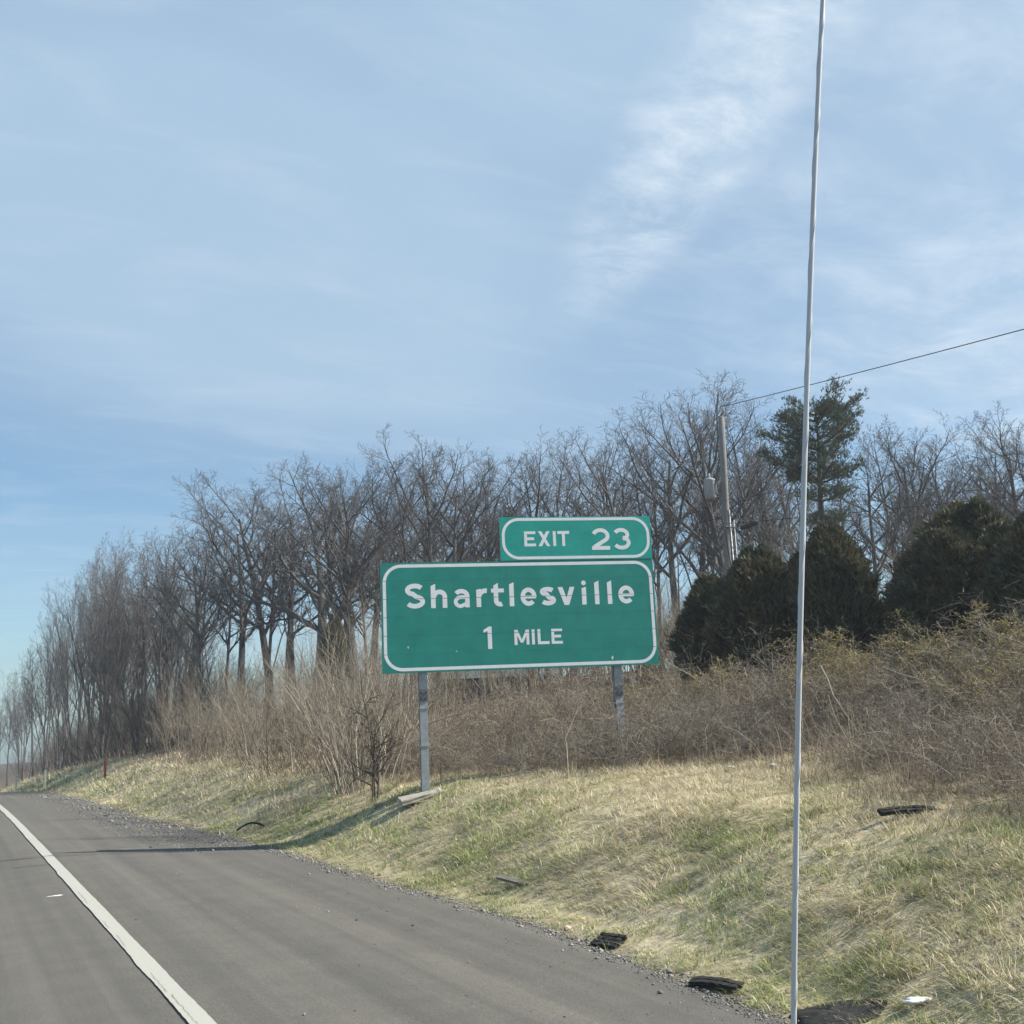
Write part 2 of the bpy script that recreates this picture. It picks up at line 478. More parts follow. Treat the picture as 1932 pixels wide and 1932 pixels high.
# ---------------------------------------------------------------- ground and road
def asphalt_mat():
    m, nt, b = new_mat('asphalt')
    v = _coord(nt)
    fine = _noise(nt, 160, 3, 0.7, v)
    mid = _noise(nt, 2.2, 5, 0.6, v)
    agg = _noise(nt, 55, 3, 0.75, v)
    streak = _noise(nt, 1.0, 5, 0.6, _coord(nt, scale=(2.4, 0.035, 1)))
    streak2 = _noise(nt, 1.0, 3, 0.5, _coord(nt, scale=(7.5, 0.06, 1)))
    c = _ramp(nt, fine, [(0.28, (0.070, 0.069, 0.062)), (0.52, (0.112, 0.110, 0.100)), (0.74, (0.20, 0.195, 0.178))])
    c = _mix(nt, 1.0, c, _ramp(nt, mid, [(0.3, (0.90, 0.90, 0.91)), (0.7, (1.08, 1.07, 1.05))]), 'MULTIPLY')
    c = _mix(nt, 1.0, c, _ramp(nt, streak, [(0.35, (0.87, 0.86, 0.85)), (0.66, (1.24, 1.20, 1.13))]), 'MULTIPLY')
    c = _mix(nt, 1.0, c, _ramp(nt, streak2, [(0.3, (0.94, 0.94, 0.95)), (0.7, (1.06, 1.05, 1.04))]), 'MULTIPLY')
    c = _mix(nt, 1.0, c, _ramp(nt, agg, [(0.32, (0.80, 0.80, 0.80)), (0.50, (1, 1, 1)), (0.70, (1.25, 1.24, 1.22))]), 'MULTIPLY')
    stain = _noise(nt, 0.9, 6, 0.65, _coord(nt, scale=(1, 0.6, 1)))
    c = _mix(nt, _ramp(nt, stain, [(0.60, (0, 0, 0)), (0.70, (0.45, 0.45, 0.45))]), c, (0.085, 0.083, 0.08))
    nt.links.new(c, b.inputs['Base Color'])
    b.inputs['Roughness'].default_value = 0.88
    b.inputs['Specular IOR Level'].default_value = 0.3
    _bump(nt, b, fine, 0.35, 0.006)
    return m


def line_mat():
    m, nt, b = new_mat('road_paint')
    v = _coord(nt)
    n1 = _noise(nt, 22, 6, 0.7, v)
    n2 = _noise(nt, 120, 2, 0.6, v)
    w = _mix(nt, _ramp(nt, n1, [(0.60, (0, 0, 0)), (0.72, (0.55, 0.55, 0.55))]), (0.43, 0.425, 0.37), (0.18, 0.175, 0.155))
    w = _mix(nt, 1.0, w, _ramp(nt, n2, [(0.3, (0.86, 0.86, 0.86)), (0.7, (1.05, 1.05, 1.05))]), 'MULTIPLY')
    nt.links.new(w, b.inputs['Base Color'])
    b.inputs['Roughness'].default_value = 0.7
    _bump(nt, b, n2, 0.25, 0.004)
    return m


def ground_mat():
    m, nt, b = new_mat('bank_soil')
    a = nt.nodes.new('ShaderNodeAttribute'); a.attribute_name = 'col'
    v = _coord(nt)
    f = _noise(nt, 7.0, 7, 0.7, v)
    g = _noise(nt, 45.0, 3, 0.7, v)
    c = _mix(nt, 1.0, a.outputs['Color'], _ramp(nt, f, [(0.3, (0.55, 0.53, 0.5)), (0.7, (1.35, 1.33, 1.28))]), 'MULTIPLY')
    c = _mix(nt, 1.0, c, _ramp(nt, g, [(0.3, (0.7, 0.7, 0.7)), (0.7, (1.25, 1.25, 1.25))]), 'MULTIPLY')
    nt.links.new(c, b.inputs['Base Color'])
    b.inputs['Roughness'].default_value = 1.0
    b.inputs['Specular IOR Level'].default_value = 0.1
    _bump(nt, b, f, 0.5, 0.05)
    return m


M['asphalt'] = asphalt_mat()
M['paint'] = line_mat()
M['soil'] = ground_mat()


def grid_mesh(name, xs, ys, zf, mat, colf=None):
    X, Y = np.meshgrid(xs, ys)
    Z = zf(X, Y)
    V = np.stack([X, Y, Z], -1).reshape(-1, 3)
    nx, ny = len(xs), len(ys)
    i = (np.arange(ny - 1)[:, None]*nx + np.arange(nx - 1)[None, :]).ravel()
    F = np.stack([i, i + 1, i + nx + 1, i + nx], -1)
    return np_mesh(name, V, F, mat, None if colf is None else colf(V[:, 0], V[:, 1]), True)


def ground_col(x, y):
    grass = np.array([0.31, 0.295, 0.165]); straw = np.array([0.52, 0.455, 0.31]); litter = np.array([0.20, 0.155, 0.11]); dirt = np.array([0.15, 0.135, 0.115])
    bx = brush_x(y) + 0.5*vnoise(x*0.8, y*0.8, 11)
    t = np.clip((x - bx)/1.0 + 0.5, 0, 1)[:, None]
    n = np.clip(0.5 + 0.8*vnoise(x*0.9, y*0.9, 12), 0, 1)[:, None]
    c = (grass*(1 - n) + straw*n)*(1 - t) + litter*t
    d = np.clip(1 - (x - edge_x(y))/0.35, 0, 1)[:, None]
    c = c*(1 - d) + dirt*d
    far = np.clip((y - 140)/80, 0, 1)[:, None]
    return c*(1 - far) + np.array([0.10, 0.075, 0.055])*far


gx = np.concatenate([[-3000, -1200, -500, -200, -90, -40, -20, -13, -9, -7, -6], np.arange(-4, 3.0, 1.0), np.arange(3.2, 12, 0.16), np.arange(12, 24, 0.5), np.arange(24, 60, 2.0), [65, 80, 110, 160, 260, 420, 900, 1800, 3500]])
gy = np.concatenate([[-300, -120, -60, -30, -16, -8, -4], np.arange(-2, 28, 0.2), np.arange(28, 70, 0.6), np.arange(70, 180, 4.0), [190, 220, 270, 350, 500, 800, 1300, 2000, 3200, 5000]])
tag(link('ground', grid_mesh('ground', gx, gy, ground_z, M['soil'], ground_col)), kind='structure')

ry = np.concatenate([[-120, -60, -30, -15, -6, -2], np.arange(0, 60, 0.25), np.arange(60, 160, 2.0), [170, 190, 220, 260, 330, 450]])
ru = np.array([0, .25, .5, .7, .8, .88, .94, .98, 1.0])


def road():
    nx, ny = len(ru), len(ry)
    e = edge_x(ry) + 0.05 + 0.05*vnoise(ry*1.3, ry*0, 21) + 0.03*vnoise(ry*4.1, ry*0, 22)
    X = -7.2 + (e[:, None] + 7.2)*ru[None, :]
    Y = np.repeat(ry[:, None], nx, 1)
    Z = road_z(X, Y)
    V = np.stack([X, Y, Z], -1).reshape(-1, 3)
    i = (np.arange(ny - 1)[:, None]*nx + np.arange(nx - 1)[None, :]).ravel()
    F = np.stack([i, i + 1, i + nx + 1, i + nx], -1)
    # a broken outer lip so the pavement has thickness
    lip0 = len(V)
    top = V.reshape(ny, nx, 3)[:, -1]
    low = top + np.array([0.03, 0, -0.09])
    V = np.concatenate([V, top, low])
    j = np.arange(ny - 1)
    F2 = np.stack([lip0 + j, lip0 + ny + j, lip0 + ny + j + 1, lip0 + j + 1], -1)
    return np_mesh('road', V, np.concatenate([F, F2]), M['asphalt'], None, False)


tag(link('road', road()), kind='structure')

# painted edge line: ragged edges, on its own sheet 4 mm above the asphalt
ly = np.concatenate([[-60, -30, -12], np.arange(-2, 60, 0.035), np.arange(60, 160, 2.0)])
le = 0.004*vnoise(ly*1.3, ly*0, 31) + 0.0025*vnoise(ly*14, ly*0, 32) + 0.016*np.clip(vnoise(ly*1.1, ly*0, 35) - 0.35, 0, 1)
re_ = 0.004*vnoise(ly*1.1, ly*0, 33) + 0.0025*vnoise(ly*13, ly*0, 34)
xl = LINE_X - 0.072 - le; xr = LINE_X + 0.068 + re_
V = np.concatenate([np.stack([xl, ly, road_z(xl, ly) + 0.004], -1), np.stack([xr, ly, road_z(xr, ly) + 0.004], -1)])
n = len(ly); j = np.arange(n - 1)
edge_line = tag(link('edge_line', np_mesh('edge_line', V, np.stack([j, n + j, n + j + 1, j + 1], -1), M['paint'])), kind='structure')
M['crack'] = flat_mat('crack_dark', (0.035, 0.033, 0.03), 1.0, 0.1)


def crack(y0, y1, x0, amp, w, seed):
    ys = np.arange(y0, y1, 0.03)
    r = np.random.default_rng(seed)
    xs = x0 + amp*np.cumsum(r.normal(0, 0.35, len(ys)))*0.35 + 0.006*vnoise(ys*31, ys*0, seed)
    ww = w*(0.5 + 0.5*np.abs(vnoise(ys*6, ys*0, seed + 1)))
    V = np.concatenate([np.stack([xs - ww, ys, road_z(xs, ys) + 0.0072], -1), np.stack([xs + ww, ys, road_z(xs, ys) + 0.0072], -1)])
    n = len(ys); j = np.arange(n - 1)
    o = link('crack', np_mesh('crack', V, np.stack([j, n + j, n + j + 1, j + 1], -1), M['crack']), edge_line)


for a in ((7.0, 7.9, LINE_X - 0.035, 0.012, 0.002, 51), (8.0, 8.7, LINE_X - 0.045, 0.012, 0.0018, 52), (9.9, 10.5, LINE_X - 0.045, 0.012, 0.0018, 53), (10.9, 11.3, LINE_X - 0.05, 0.012, 0.0018, 54), (12.6, 13.6, LINE_X - 0.04, 0.012, 0.0018, 55)):
    crack(*a)

# painted strip that prolongs the sign's shadow along a sealed joint; short second one
def shadow_strip(pts, w, nm='shadow_joint'):
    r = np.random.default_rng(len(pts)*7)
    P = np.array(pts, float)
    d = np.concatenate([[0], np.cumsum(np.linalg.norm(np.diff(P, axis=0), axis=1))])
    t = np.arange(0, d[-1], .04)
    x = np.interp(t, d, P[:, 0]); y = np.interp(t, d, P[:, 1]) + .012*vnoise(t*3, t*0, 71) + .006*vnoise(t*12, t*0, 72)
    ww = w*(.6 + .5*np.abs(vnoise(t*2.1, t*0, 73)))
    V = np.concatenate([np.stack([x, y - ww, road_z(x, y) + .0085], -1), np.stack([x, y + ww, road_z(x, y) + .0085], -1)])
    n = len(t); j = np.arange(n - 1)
    o = link(nm, np_mesh(nm, V, np.stack([j, j + 1, n + j + 1, n + j], -1), M['shadow_strip']), bpy.data.objects['road'])


M['shadow_strip'] = flat_mat('shadow_tar', (0.030, 0.030, 0.031), 0.7, 0.3, 0, 18, (0.06, 0.06, 0.06))
shadow_strip([(-6.5, 17.4), (-2.0, 17.65), (.83, 17.86), (1.6, 17.98), (2.5, 17.8), (3.6, 17.4)], .022)
shadow_strip([(.95, 16.75), (1.42, 16.85)], .014)

# ---------------------------------------------------------------- the guide sign
SIGN = (6.18, 16.16)
SIGN_RZ = math.atan2(-0.29803, 0.95456)
SEAMS = [2.52 + 0.2985*k for k in range(7)]


def sign_green(name, c, c2):
    m, nt, b = new_mat(name)
    v = _coord(nt)
    f = _noise(nt, 3.0, 5, 0.6, v)
    g = _noise(nt, 60.0, 3, 0.6, v)
    col = _ramp(nt, f, [(0.30, tuple(v*0.93 for v in c)), (0.70, tuple(v*1.08 for v in c2))])
    col = _mix(nt, 1.0, col, _ramp(nt, g, [(0.3, (0.92, 0.92, 0.92)), (0.7, (1.06, 1.06, 1.06))]), 'MULTIPLY')
    dr = _noise(nt, 4.0, 4, 0.6, _coord(nt, scale=(6, 1, 0.5)))
    col = _mix(nt, _ramp(nt, dr, [(0.55, (0, 0, 0)), (0.8, (0.10, 0.10, 0.10))]), col, (0.25, 0.30, 0.27))
    nt.links.new(col, b.inputs['Base Color'])
    b.inputs['Roughness'].default_value = 0.42
    b.inputs['Specular IOR Level'].default_value = 0.35
    return m


M['green'] = sign_green('sign_green', (0.016, 0.225, 0.185), (0.020, 0.25, 0.205))
M['green2'] = sign_green('exit_green', (0.016, 0.32, 0.265), (0.02, 0.345, 0.285))
M['sheet_white'] = flat_mat('sheeting_white', (0.78, 0.78, 0.78), 0.5, 0.35, 0, 9, (0.86, 0.86, 0.86))


def ribbon(pts, w):
    P = [Vector((p[0], p[1])) for p in pts]
    Lf, Rt = [], []
    for i, p in enumerate(P):
        a = (p - P[i - 1]).normalized() if i else None
        b = (P[i + 1] - p).normalized() if i < len(P) - 1 else None
        if a is None: t = b; k = 1
        elif b is None: t = a; k = 1
        else:
            t = (a + b).normalized()
            k = 1/max(0.5, t.dot(b))
        nrm = Vector((-t.y, t.x))*w*0.5*k
        Lf.append(p + nrm); Rt.append(p - nrm)
    return Lf, Rt


def arc(cx, cy, rx, ry, a0, a1, n=14):
    return [(cx + rx*math.cos(R(a0 + (a1 - a0)*i/n)), cy + ry*math.sin(R(a0 + (a1 - a0)*i/n))) for i in range(n + 1)]


def s_curve(W, H, s):
    r1x, r1y = (W - s)/2*0.95, (H*0.52 - s)/2
    r2x, r2y = (W - s)/2, (H*0.56 - s)/2
    up = arc(W/2, H - s/2 - r1y, r1x, r1y, 28, 255, 16)
    lo = arc(W/2, s/2 + r2y, r2x, r2y, 78, -152, 16)
    return up + lo


def glyph(ch, W, H, s):
    """list of outlines: ('p', polygon) or ('r', centre line, width)"""
    sl = s*0.45
    if ch in 'Ss': return [('r', s_curve(W, H, s), s)]
    if ch == 'h':
        x = H*0.76
        return [('p', [(0, 0), (s, 0), (s, H), (0, H - sl)]),
                ('r', [(s*0.6, x*0.60)] + arc(W/2 + s*0.1, x - s/2 - (W - s)*0.42, (W - s)/2 - s*0.1, (W - s)*0.42, 150, 0, 10) + [(W - s/2, 0)], s)]
    if ch == 'a':
        xh = H
        top = [(W - s/2, 0), (W - s/2, xh*0.62)] + arc(W/2, xh*0.62, (W - s)/2, xh*0.38 - s/2, 12, 150, 10)
        bowl = [(W - s*0.7, xh*0.555), (W*0.55, xh*0.555)] + arc(W*0.48, xh*0.31, W*0.48 - s/2, xh*0.245, 95, 265, 10) + [(W*0.60, s*0.5), (W - s*0.7, s*0.85)]
        return [('r', top, s), ('r', bowl, s*0.82)]
    if ch == 'r':
        return [('p', [(0, 0), (s, 0), (s, H*0.99), (0, H - sl*0.6)]),
                ('r', [(s*0.6, H*0.56)] + arc(W*0.82, H*0.56, W*0.82 - s*0.6, H*0.44 - s/2, 168, 78, 8), s)]
    if ch == 't':
        x = H*0.76
        c = W*0.36
        return [('r', [(c, H - sl*1.1), (c, s*1.3)] + arc(c + s*0.85, s*1.3, s*0.85, s*0.8, 190, 300, 8), s),
                ('p', [(c - s/2, H - sl*1.2), (c + s/2, H - sl*1.2), (c + s/2, H)]),
                ('p', [(0, x - s*0.85), (W*0.96, x - s*0.85), (W*0.96, x), (0, x)])]
    if ch == 'l': return [('p', [(0, 0), (s, 0), (s, H), (0, H - sl)])]
    if ch == 'i':
        x = H*0.74
        return [('p', [(s*0.02, 0), (s*1.02, 0), (s*1.02, x), (s*0.02, x - sl*0.7)]),
                ('p', arc(s*0.52, H - s*0.52, s*0.52, s*0.52, 0, 342, 19))]
    if ch == 'e':
        rx, ry = (W - s)/2, (H - s)/2
        return [('r', [(W - s*0.5, H*0.46)] + arc(W/2, H/2, rx, ry, 4, 318, 24), s),
                ('p', [(s*0.6, H*0.40), (W - s*0.12, H*0.40), (W - s*0.12, H*0.56), (s*0.6, H*0.56)])]
    if ch == 'v':
        return [('p', [(0, H), (s*1.08, H), (W/2 + s*0.52, 0), (W/2 - s*0.52, 0)]), ('p', [(W, H), (W - s*1.08, H), (W/2 - s*0.52, 0), (W/2 + s*0.52, 0)])]
    if ch == '1':
        return [('p', [(W - s, 0), (W, 0), (W, H), (W - s*0.75, H), (W - s, H*0.96)]), ('p', [(W - s*0.9, H*0.97), (W - s*0.9, H*0.80), (0, H*0.73), (0, H*0.85)])]
    if ch == 'M':
        return [('p', [(0, 0), (s, 0), (s, H), (0, H)]), ('p', [(W - s, 0), (W, 0), (W, H), (W - s, H)]),
                ('p', [(0, H), (s*1.12, H), (W/2 + s*0.45, H*0.14), (W/2 - s*0.45, H*0.14)]), ('p', [(W, H), (W - s*1.12, H), (W/2 - s*0.45, H*0.14), (W/2 + s*0.45, H*0.14)])]
    if ch == 'I': return [('p', [(0, 0), (s, 0), (s, H), (0, H)])]
    if ch == 'L': return [('p', [(0, 0), (s, 0), (s, H), (0, H)]), ('p', [(0, 0), (W, 0), (W, s), (0, s)])]
    if ch == 'E': return [('p', [(0, 0), (s, 0), (s, H), (0, H)])] + [('p', [(0, z), (w, z), (w, z + s*0.95), (0, z + s*0.95)]) for z, w in ((0, W), (H*0.5 - s*0.45, W*0.86), (H - s*0.95, W*0.98))]
    if ch == 'T': return [('p', [(W/2 - s/2, 0), (W/2 + s/2, 0), (W/2 + s/2, H), (W/2 - s/2, H)]), ('p', [(0, H - s), (W, H - s), (W, H), (0, H)])]
    if ch == 'X': return [('p', [(0, 0), (s*1.2, 0), (W, H), (W - s*1.2, H)]), ('p', [(W, 0), (W - s*1.2, 0), (0, H), (s*1.2, H)])]
    if ch == '2':
        rx = (W - s)/2; ry = H*0.27
        return [('r', arc(W/2, H - s/2 - ry, rx, ry, 160, -35, 16) + [(s*0.62, s*0.75)], s), ('p', [(0, 0), (W, 0), (W, s), (0, s)])]
    if ch == '3':
        rx = (W - s)/2
        return [('r', arc(W/2 - s*0.08, H - s/2 - H*0.215, rx*0.92, H*0.215, 155, -75, 14) , s), ('r', arc(W/2, s/2 + H*0.235, rx, H*0.235, 80, -155, 16), s)]
    return []


def letter(parent, ch, s0, s1, z0, z1, stroke, yf, cut=()):
    bm = bmesh.new()
    W, H = s1 - s0, z1 - z0
    y_back = yf + 0.0011
    for k, g in enumerate(glyph(ch, W, H, stroke)):
        y = yf - 0.0003*k
        if g[0] == 'p':
            a = [bm.verts.new((s0 + p[0], y, z0 + p[1])) for p in g[1]]
            b = [bm.verts.new((s0 + p[0], y_back, z0 + p[1])) for p in g[1]]
            bm.faces.new(a)
            for i in range(len(a)):
                j = (i + 1) % len(a)
                bm.faces.new((a[i], b[i], b[j], a[j]))
        else:
            Lf, Rt = ribbon(g[1], g[2])
            la = [bm.verts.new((s0 + p.x, y, z0 + p.y)) for p in Lf]; ra = [bm.verts.new((s0 + p.x, y, z0 + p.y)) for p in Rt]
            lb = [bm.verts.new((s0 + p.x, y_back, z0 + p.y)) for p in Lf]; rb = [bm.verts.new((s0 + p.x, y_back, z0 + p.y)) for p in Rt]
            for i in range(len(la) - 1):
                bm.faces.new((la[i], la[i + 1], ra[i + 1], ra[i]))
                bm.faces.new((la[i], lb[i], lb[i + 1], la[i + 1]))
                bm.faces.new((ra[i], ra[i + 1], rb[i + 1], rb[i]))
            bm.faces.new((la[0], ra[0], rb[0], lb[0])); bm.faces.new((la[-1], lb[-1], rb[-1], ra[-1]))
    for z in cut:
        cut_band(bm, z)
    return link('letter', bm_mesh('letter', bm, M['sheet_white']), parent)


def cut_band(bm, z, h=0.0038):
    for zz in (z - h, z + h):
        bmesh.ops.bisect_plane(bm, geom=list(bm.verts) + list(bm.edges) + list(bm.faces), plane_co=(0, 0, zz), plane_no=(0, 0, 1))
    bmesh.ops.delete(bm, geom=[f for f in bm.faces if z - h < f.calc_center_median().z < z + h], context='FACES')


def border(parent, x0, x1, z0, z1, rad, w, yf, cut=()):
    def loop(x0, x1, z0, z1, r):
        return arc(x1 - r, z1 - r, r, r, 0, 90, 10) + arc(x0 + r, z1 - r, r, r, 90, 180, 10) + arc(x0 + r, z0 + r, r, r, 180, 270, 10) + arc(x1 - r, z0 + r, r, r, 270, 360, 10)
    o, i = loop(x0, x1, z0, z1, rad), loop(x0 + w, x1 - w, z0 + w, z1 - w, rad - w)
    bm = bmesh.new()
    ov = [bm.verts.new((p[0], yf, p[1])) for p in o]; iv = [bm.verts.new((p[0], yf, p[1])) for p in i]
    ob = [bm.verts.new((p[0], yf + 0.0008, p[1])) for p in o]; ib = [bm.verts.new((p[0], yf + 0.0008, p[1])) for p in i]
    for a in range(len(ov)):
        b = (a + 1) % len(ov)
        bm.faces.new((ov[a], ov[b], iv[b], iv[a])); bm.faces.new((ov[a], ob[a], ob[b], ov[b])); bm.faces.new((iv[a], iv[b], ib[b], ib[a]))
    for z in cut: cut_band(bm, z)
    return link('border', bm_mesh('border', bm, M['sheet_white']), parent)


sign = empty('guide_sign', (SIGN[0], SIGN[1], 0), SIGN_RZ)
tag(sign, 'green highway exit sign on two steel posts, white letters reading Shartlesville 1 MILE', 'road sign')
for k in range(6):
    bm = bmesh.new()
    box_bm(bm, 0.002*(k % 2), 4.64 - 0.002*((k + 1) % 2), 0, 0.05, SEAMS[k] + 0.0006, SEAMS[k + 1] - 0.0006)
    link('panel_plank', bm_mesh('panel_plank', bm, M['green'], 0.0006), sign)
bm = bmesh.new(); box_bm(bm, 0.03, 4.61, 0.012, 0.045, 2.53, 4.30)
link('backing', bm_mesh('backing', bm, M['bolt']), sign)
border(sign, 0.03, 4.61, 2.548, 4.283, 0.30, 0.052, -0.0011, SEAMS[1:6])
ST = 0.077
for ch, a, b, z1 in (('S', 0.385, 0.715, 3.965), ('h', 0.812, 1.080, 3.955), ('a', 1.181, 1.451, 3.862), ('r', 1.566, 1.757, 3.862), ('t', 1.815, 2.040, 3.950), ('l', 2.122, 2.207, 3.955), ('e', 2.309, 2.581, 3.862), ('s', 2.637, 2.912, 3.866), ('v', 2.950, 3.239, 3.858), ('i', 3.360, 3.450, 3.962), ('l', 3.585, 3.67, 3.955), ('l', 3.808, 3.893, 3.955), ('e', 3.998, 4.276, 3.862)):
    letter(sign, ch, a, b, 3.555, z1, ST if ch not in 'ae' else 0.074, -0.0014, SEAMS[1:6])
letter(sign, '1', 1.662, 1.800, 2.862, 3.230, 0.070, -0.0014, SEAMS[1:6])
for ch, a, b in (('M', 2.176, 2.425), ('I', 2.470, 2.522), ('L', 2.568, 2.766), ('E', 2.803, 2.992)):
    letter(sign, ch, a, b, 2.914, 3.163, 0.048, -0.0014, SEAMS[1:6])
ex = bmesh.new(); box_bm(ex, 2.005, 4.642, -0.006, 0.045, 4.318, 5.058)
exit_panel = link('exit_panel', bm_mesh('exit_panel', ex, M['green2'], 0.0015), sign)
exit_panel['label'] = 'brighter green exit number panel reading EXIT 23'
border(exit_panel, 2.035, 4.614, 4.336, 5.042, 0.29, 0.048, -0.0071)
for ch, a, b in (('E', 2.414, 2.614), ('X', 2.655, 2.86), ('I', 2.912, 2.966), ('T', 2.990, 3.198)):
    letter(exit_panel, ch, a, b, 4.556, 4.812, 0.050, -0.0074)
for ch, a, b in (('2', 3.585, 3.903), ('3', 3.959, 4.270)):
    letter(exit_panel, ch, a, b, 4.480, 4.855, 0.066, -0.0074)
# scuffs in the sheeting
for (s, z, w, h) in ((0.42, 2.93, 0.020, 0.036), (1.21, 2.84, 0.016, 0.016), (3.83, 2.66, 0.028, 0.05)):
    bm = bmesh.new()
    vs = [bm.verts.new((s + w*math.cos(a)*random.uniform(.4, 1), -0.0008, z + h*math.sin(a)*random.uniform(.4, 1))) for a in np.linspace(0, 5.5, 7)]
    bm.faces.new(vs)
    link('scuff', bm_mesh('scuff', bm, M['white_litter']), sign)


def sign_post(s, zb):
    fw, fd, tf = 0.125, 0.19, 0.014
    y0 = 0.062
    ztop = 5.0 if s > 2 else 4.30
    bm = bmesh.new()
    x0, x1 = s - fw/2, s + fw/2
    box_bm(bm, x0, x1, y0, y0 + tf, zb, ztop); box_bm(bm, x0, x1, y0 + fd - tf, y0 + fd, zb, ztop); box_bm(bm, s - 0.006, s + 0.006, y0 + tf, y0 + fd - tf, zb, ztop)
    p = link('post', bm_mesh('post', bm, M['galv']), sign)
    zs = 2.06 if s < 2 else 2.02
    bm = bmesh.new(); box_bm(bm, x0 - 0.004, x1 + 0.004, y0 - 0.012, y0 - 0.001, zs, zs + 0.185)
    pl = link('splice_plate', bm_mesh('splice_plate', bm, M['plate']), p)
    for bx in (-0.035, 0.035):
        for bz in (0.045, 0.14):
            bm = bmesh.new()
            bmesh.ops.create_cone(bm, cap_ends=True, segments=6, radius1=0.017, radius2=0.015, depth=0.016, matrix=Matrix.Translation((s + bx, y0 - 0.019, zs + bz)) @ Matrix.Rotation(R(90), 4, 'X'))
            link('bolt', bm_mesh('bolt', bm, M['bolt']), p)
    for zb2 in ((1.94, 1.35) if s < 2 else (1.9,)):
        bm = bmesh.new()
        box_bm(bm, x0 - 0.016, x1 + 0.014, y0 - 0.010, y0 + fd + 0.008, zb2, zb2 + 0.022)
        link('band', bm_mesh('band', bm, M['galv']), p)


def sign_world(s, y=0.15):
    c, sn = math.cos(SIGN_RZ), math.sin(SIGN_RZ)
    return SIGN[0] + s*c - y*sn, SIGN[1] + s*sn + y*c


for s in (0.655, 3.93):
    sign_post(s, float(ground_z(*sign_world(s))) - 0.35)

# pale slab heaved up at the foot of the left post
px_, py_ = sign_world(0.55, -0.16)
bm = bmesh.new(); box_bm(bm, -0.34, 0.34, -0.17, 0.17, -0.09, 0.0)
bmesh.ops.subdivide_edges(bm, edges=list(bm.edges), cuts=3, use_grid_fill=True)
for v in bm.verts: v.co += Vector((random.uniform(-.012, .012), random.uniform(-.012, .012), random.uniform(-.008, .008)))
slab = link('concrete_slab', bm_mesh('concrete_slab', bm, M['concrete']))
slab.location = (px_, py_, float(ground_z(px_, py_)) + 0.10); slab.rotation_euler = (R(6), R(-9), SIGN_RZ + R(6))
tag(slab, 'pale concrete slab at the foot of the left sign post', 'slab')
# ---------------------------------------------------------------- bare trees
def grow(T, rng, p, d, L, r, lvl, P, col):
    n = P['n'][lvl]; wig = P['wig'][lvl]; trop = P['trop'][lvl]; end = P['end'][lvl]
    step = L/n
    pts = [p]; rad = [r]; dirs = [d]
    for i in range(n):
        dx = d[0] + rng.gauss(0, wig); dy = d[1] + rng.gauss(0, wig); dz = d[2] + rng.gauss(0, wig) + trop
        k = 1/math.sqrt(dx*dx + dy*dy + dz*dz)
        d = (dx*k, dy*k, dz*k)
        p = (p[0] + d[0]*step, p[1] + d[1]*step, p[2] + d[2]*step)
        pts.append(p); rad.append(r*(1 - (1 - end)*(i + 1)/n)); dirs.append(d)
    T[min(lvl, len(T) - 1)].append((pts, rad, lvl))
    if lvl + 1 >= len(P['n']): return
    cnt = P['kids'][lvl]; cnt = max(1, int(cnt*rng.uniform(0.8, 1.2) + 0.5)); lo = P['lo'][lvl]
    az = rng.uniform(0, 6.28)
    for j in range(cnt):
        t = lo + (0.99 - lo)*(j + rng.random())/cnt
        f = t*n; i = min(int(f), n - 1); u = f - i
        a, b = pts[i], pts[i + 1]
        q = (a[0] + (b[0] - a[0])*u, a[1] + (b[1] - a[1])*u, a[2] + (b[2] - a[2])*u)
        dd = dirs[i + 1]
        az += 2.4 + rng.uniform(-0.6, 0.6)
        # frame
        ref = (1, 0, 0) if abs(dd[2]) > 0.8 else (0, 0, 1)
        ax = (dd[1]*ref[2] - dd[2]*ref[1], dd[2]*ref[0] - dd[0]*ref[2], dd[0]*ref[1] - dd[1]*ref[0])
        k = 1/math.sqrt(ax[0]**2 + ax[1]**2 + ax[2]**2); ax = (ax[0]*k, ax[1]*k, ax[2]*k)
        bx = (dd[1]*ax[2] - dd[2]*ax[1], dd[2]*ax[0] - dd[0]*ax[2], dd[0]*ax[1] - dd[1]*ax[0])
        th = R(P['ang'][lvl]*rng.uniform(0.7, 1.3)); ct, st = math.cos(th), math.sin(th)
        ca, sa = math.cos(az)*st, math.sin(az)*st
        cd = (dd[0]*ct + ax[0]*ca + bx[0]*sa, dd[1]*ct + ax[1]*ca + bx[1]*sa, dd[2]*ct + ax[2]*ca + bx[2]*sa)
        cl = L*P['ratio'][lvl]*(P['t0'][lvl] + (P['t1'][lvl] - P['t0'][lvl])*t)*rng.uniform(0.75, 1.25)
        rr = rad[i] + (rad[i + 1] - rad[i])*u
        grow(T, rng, q, cd, cl, max(P['rmin'], min(rr*0.75, r*P['rr'][lvl])), lvl + 1, P, col)


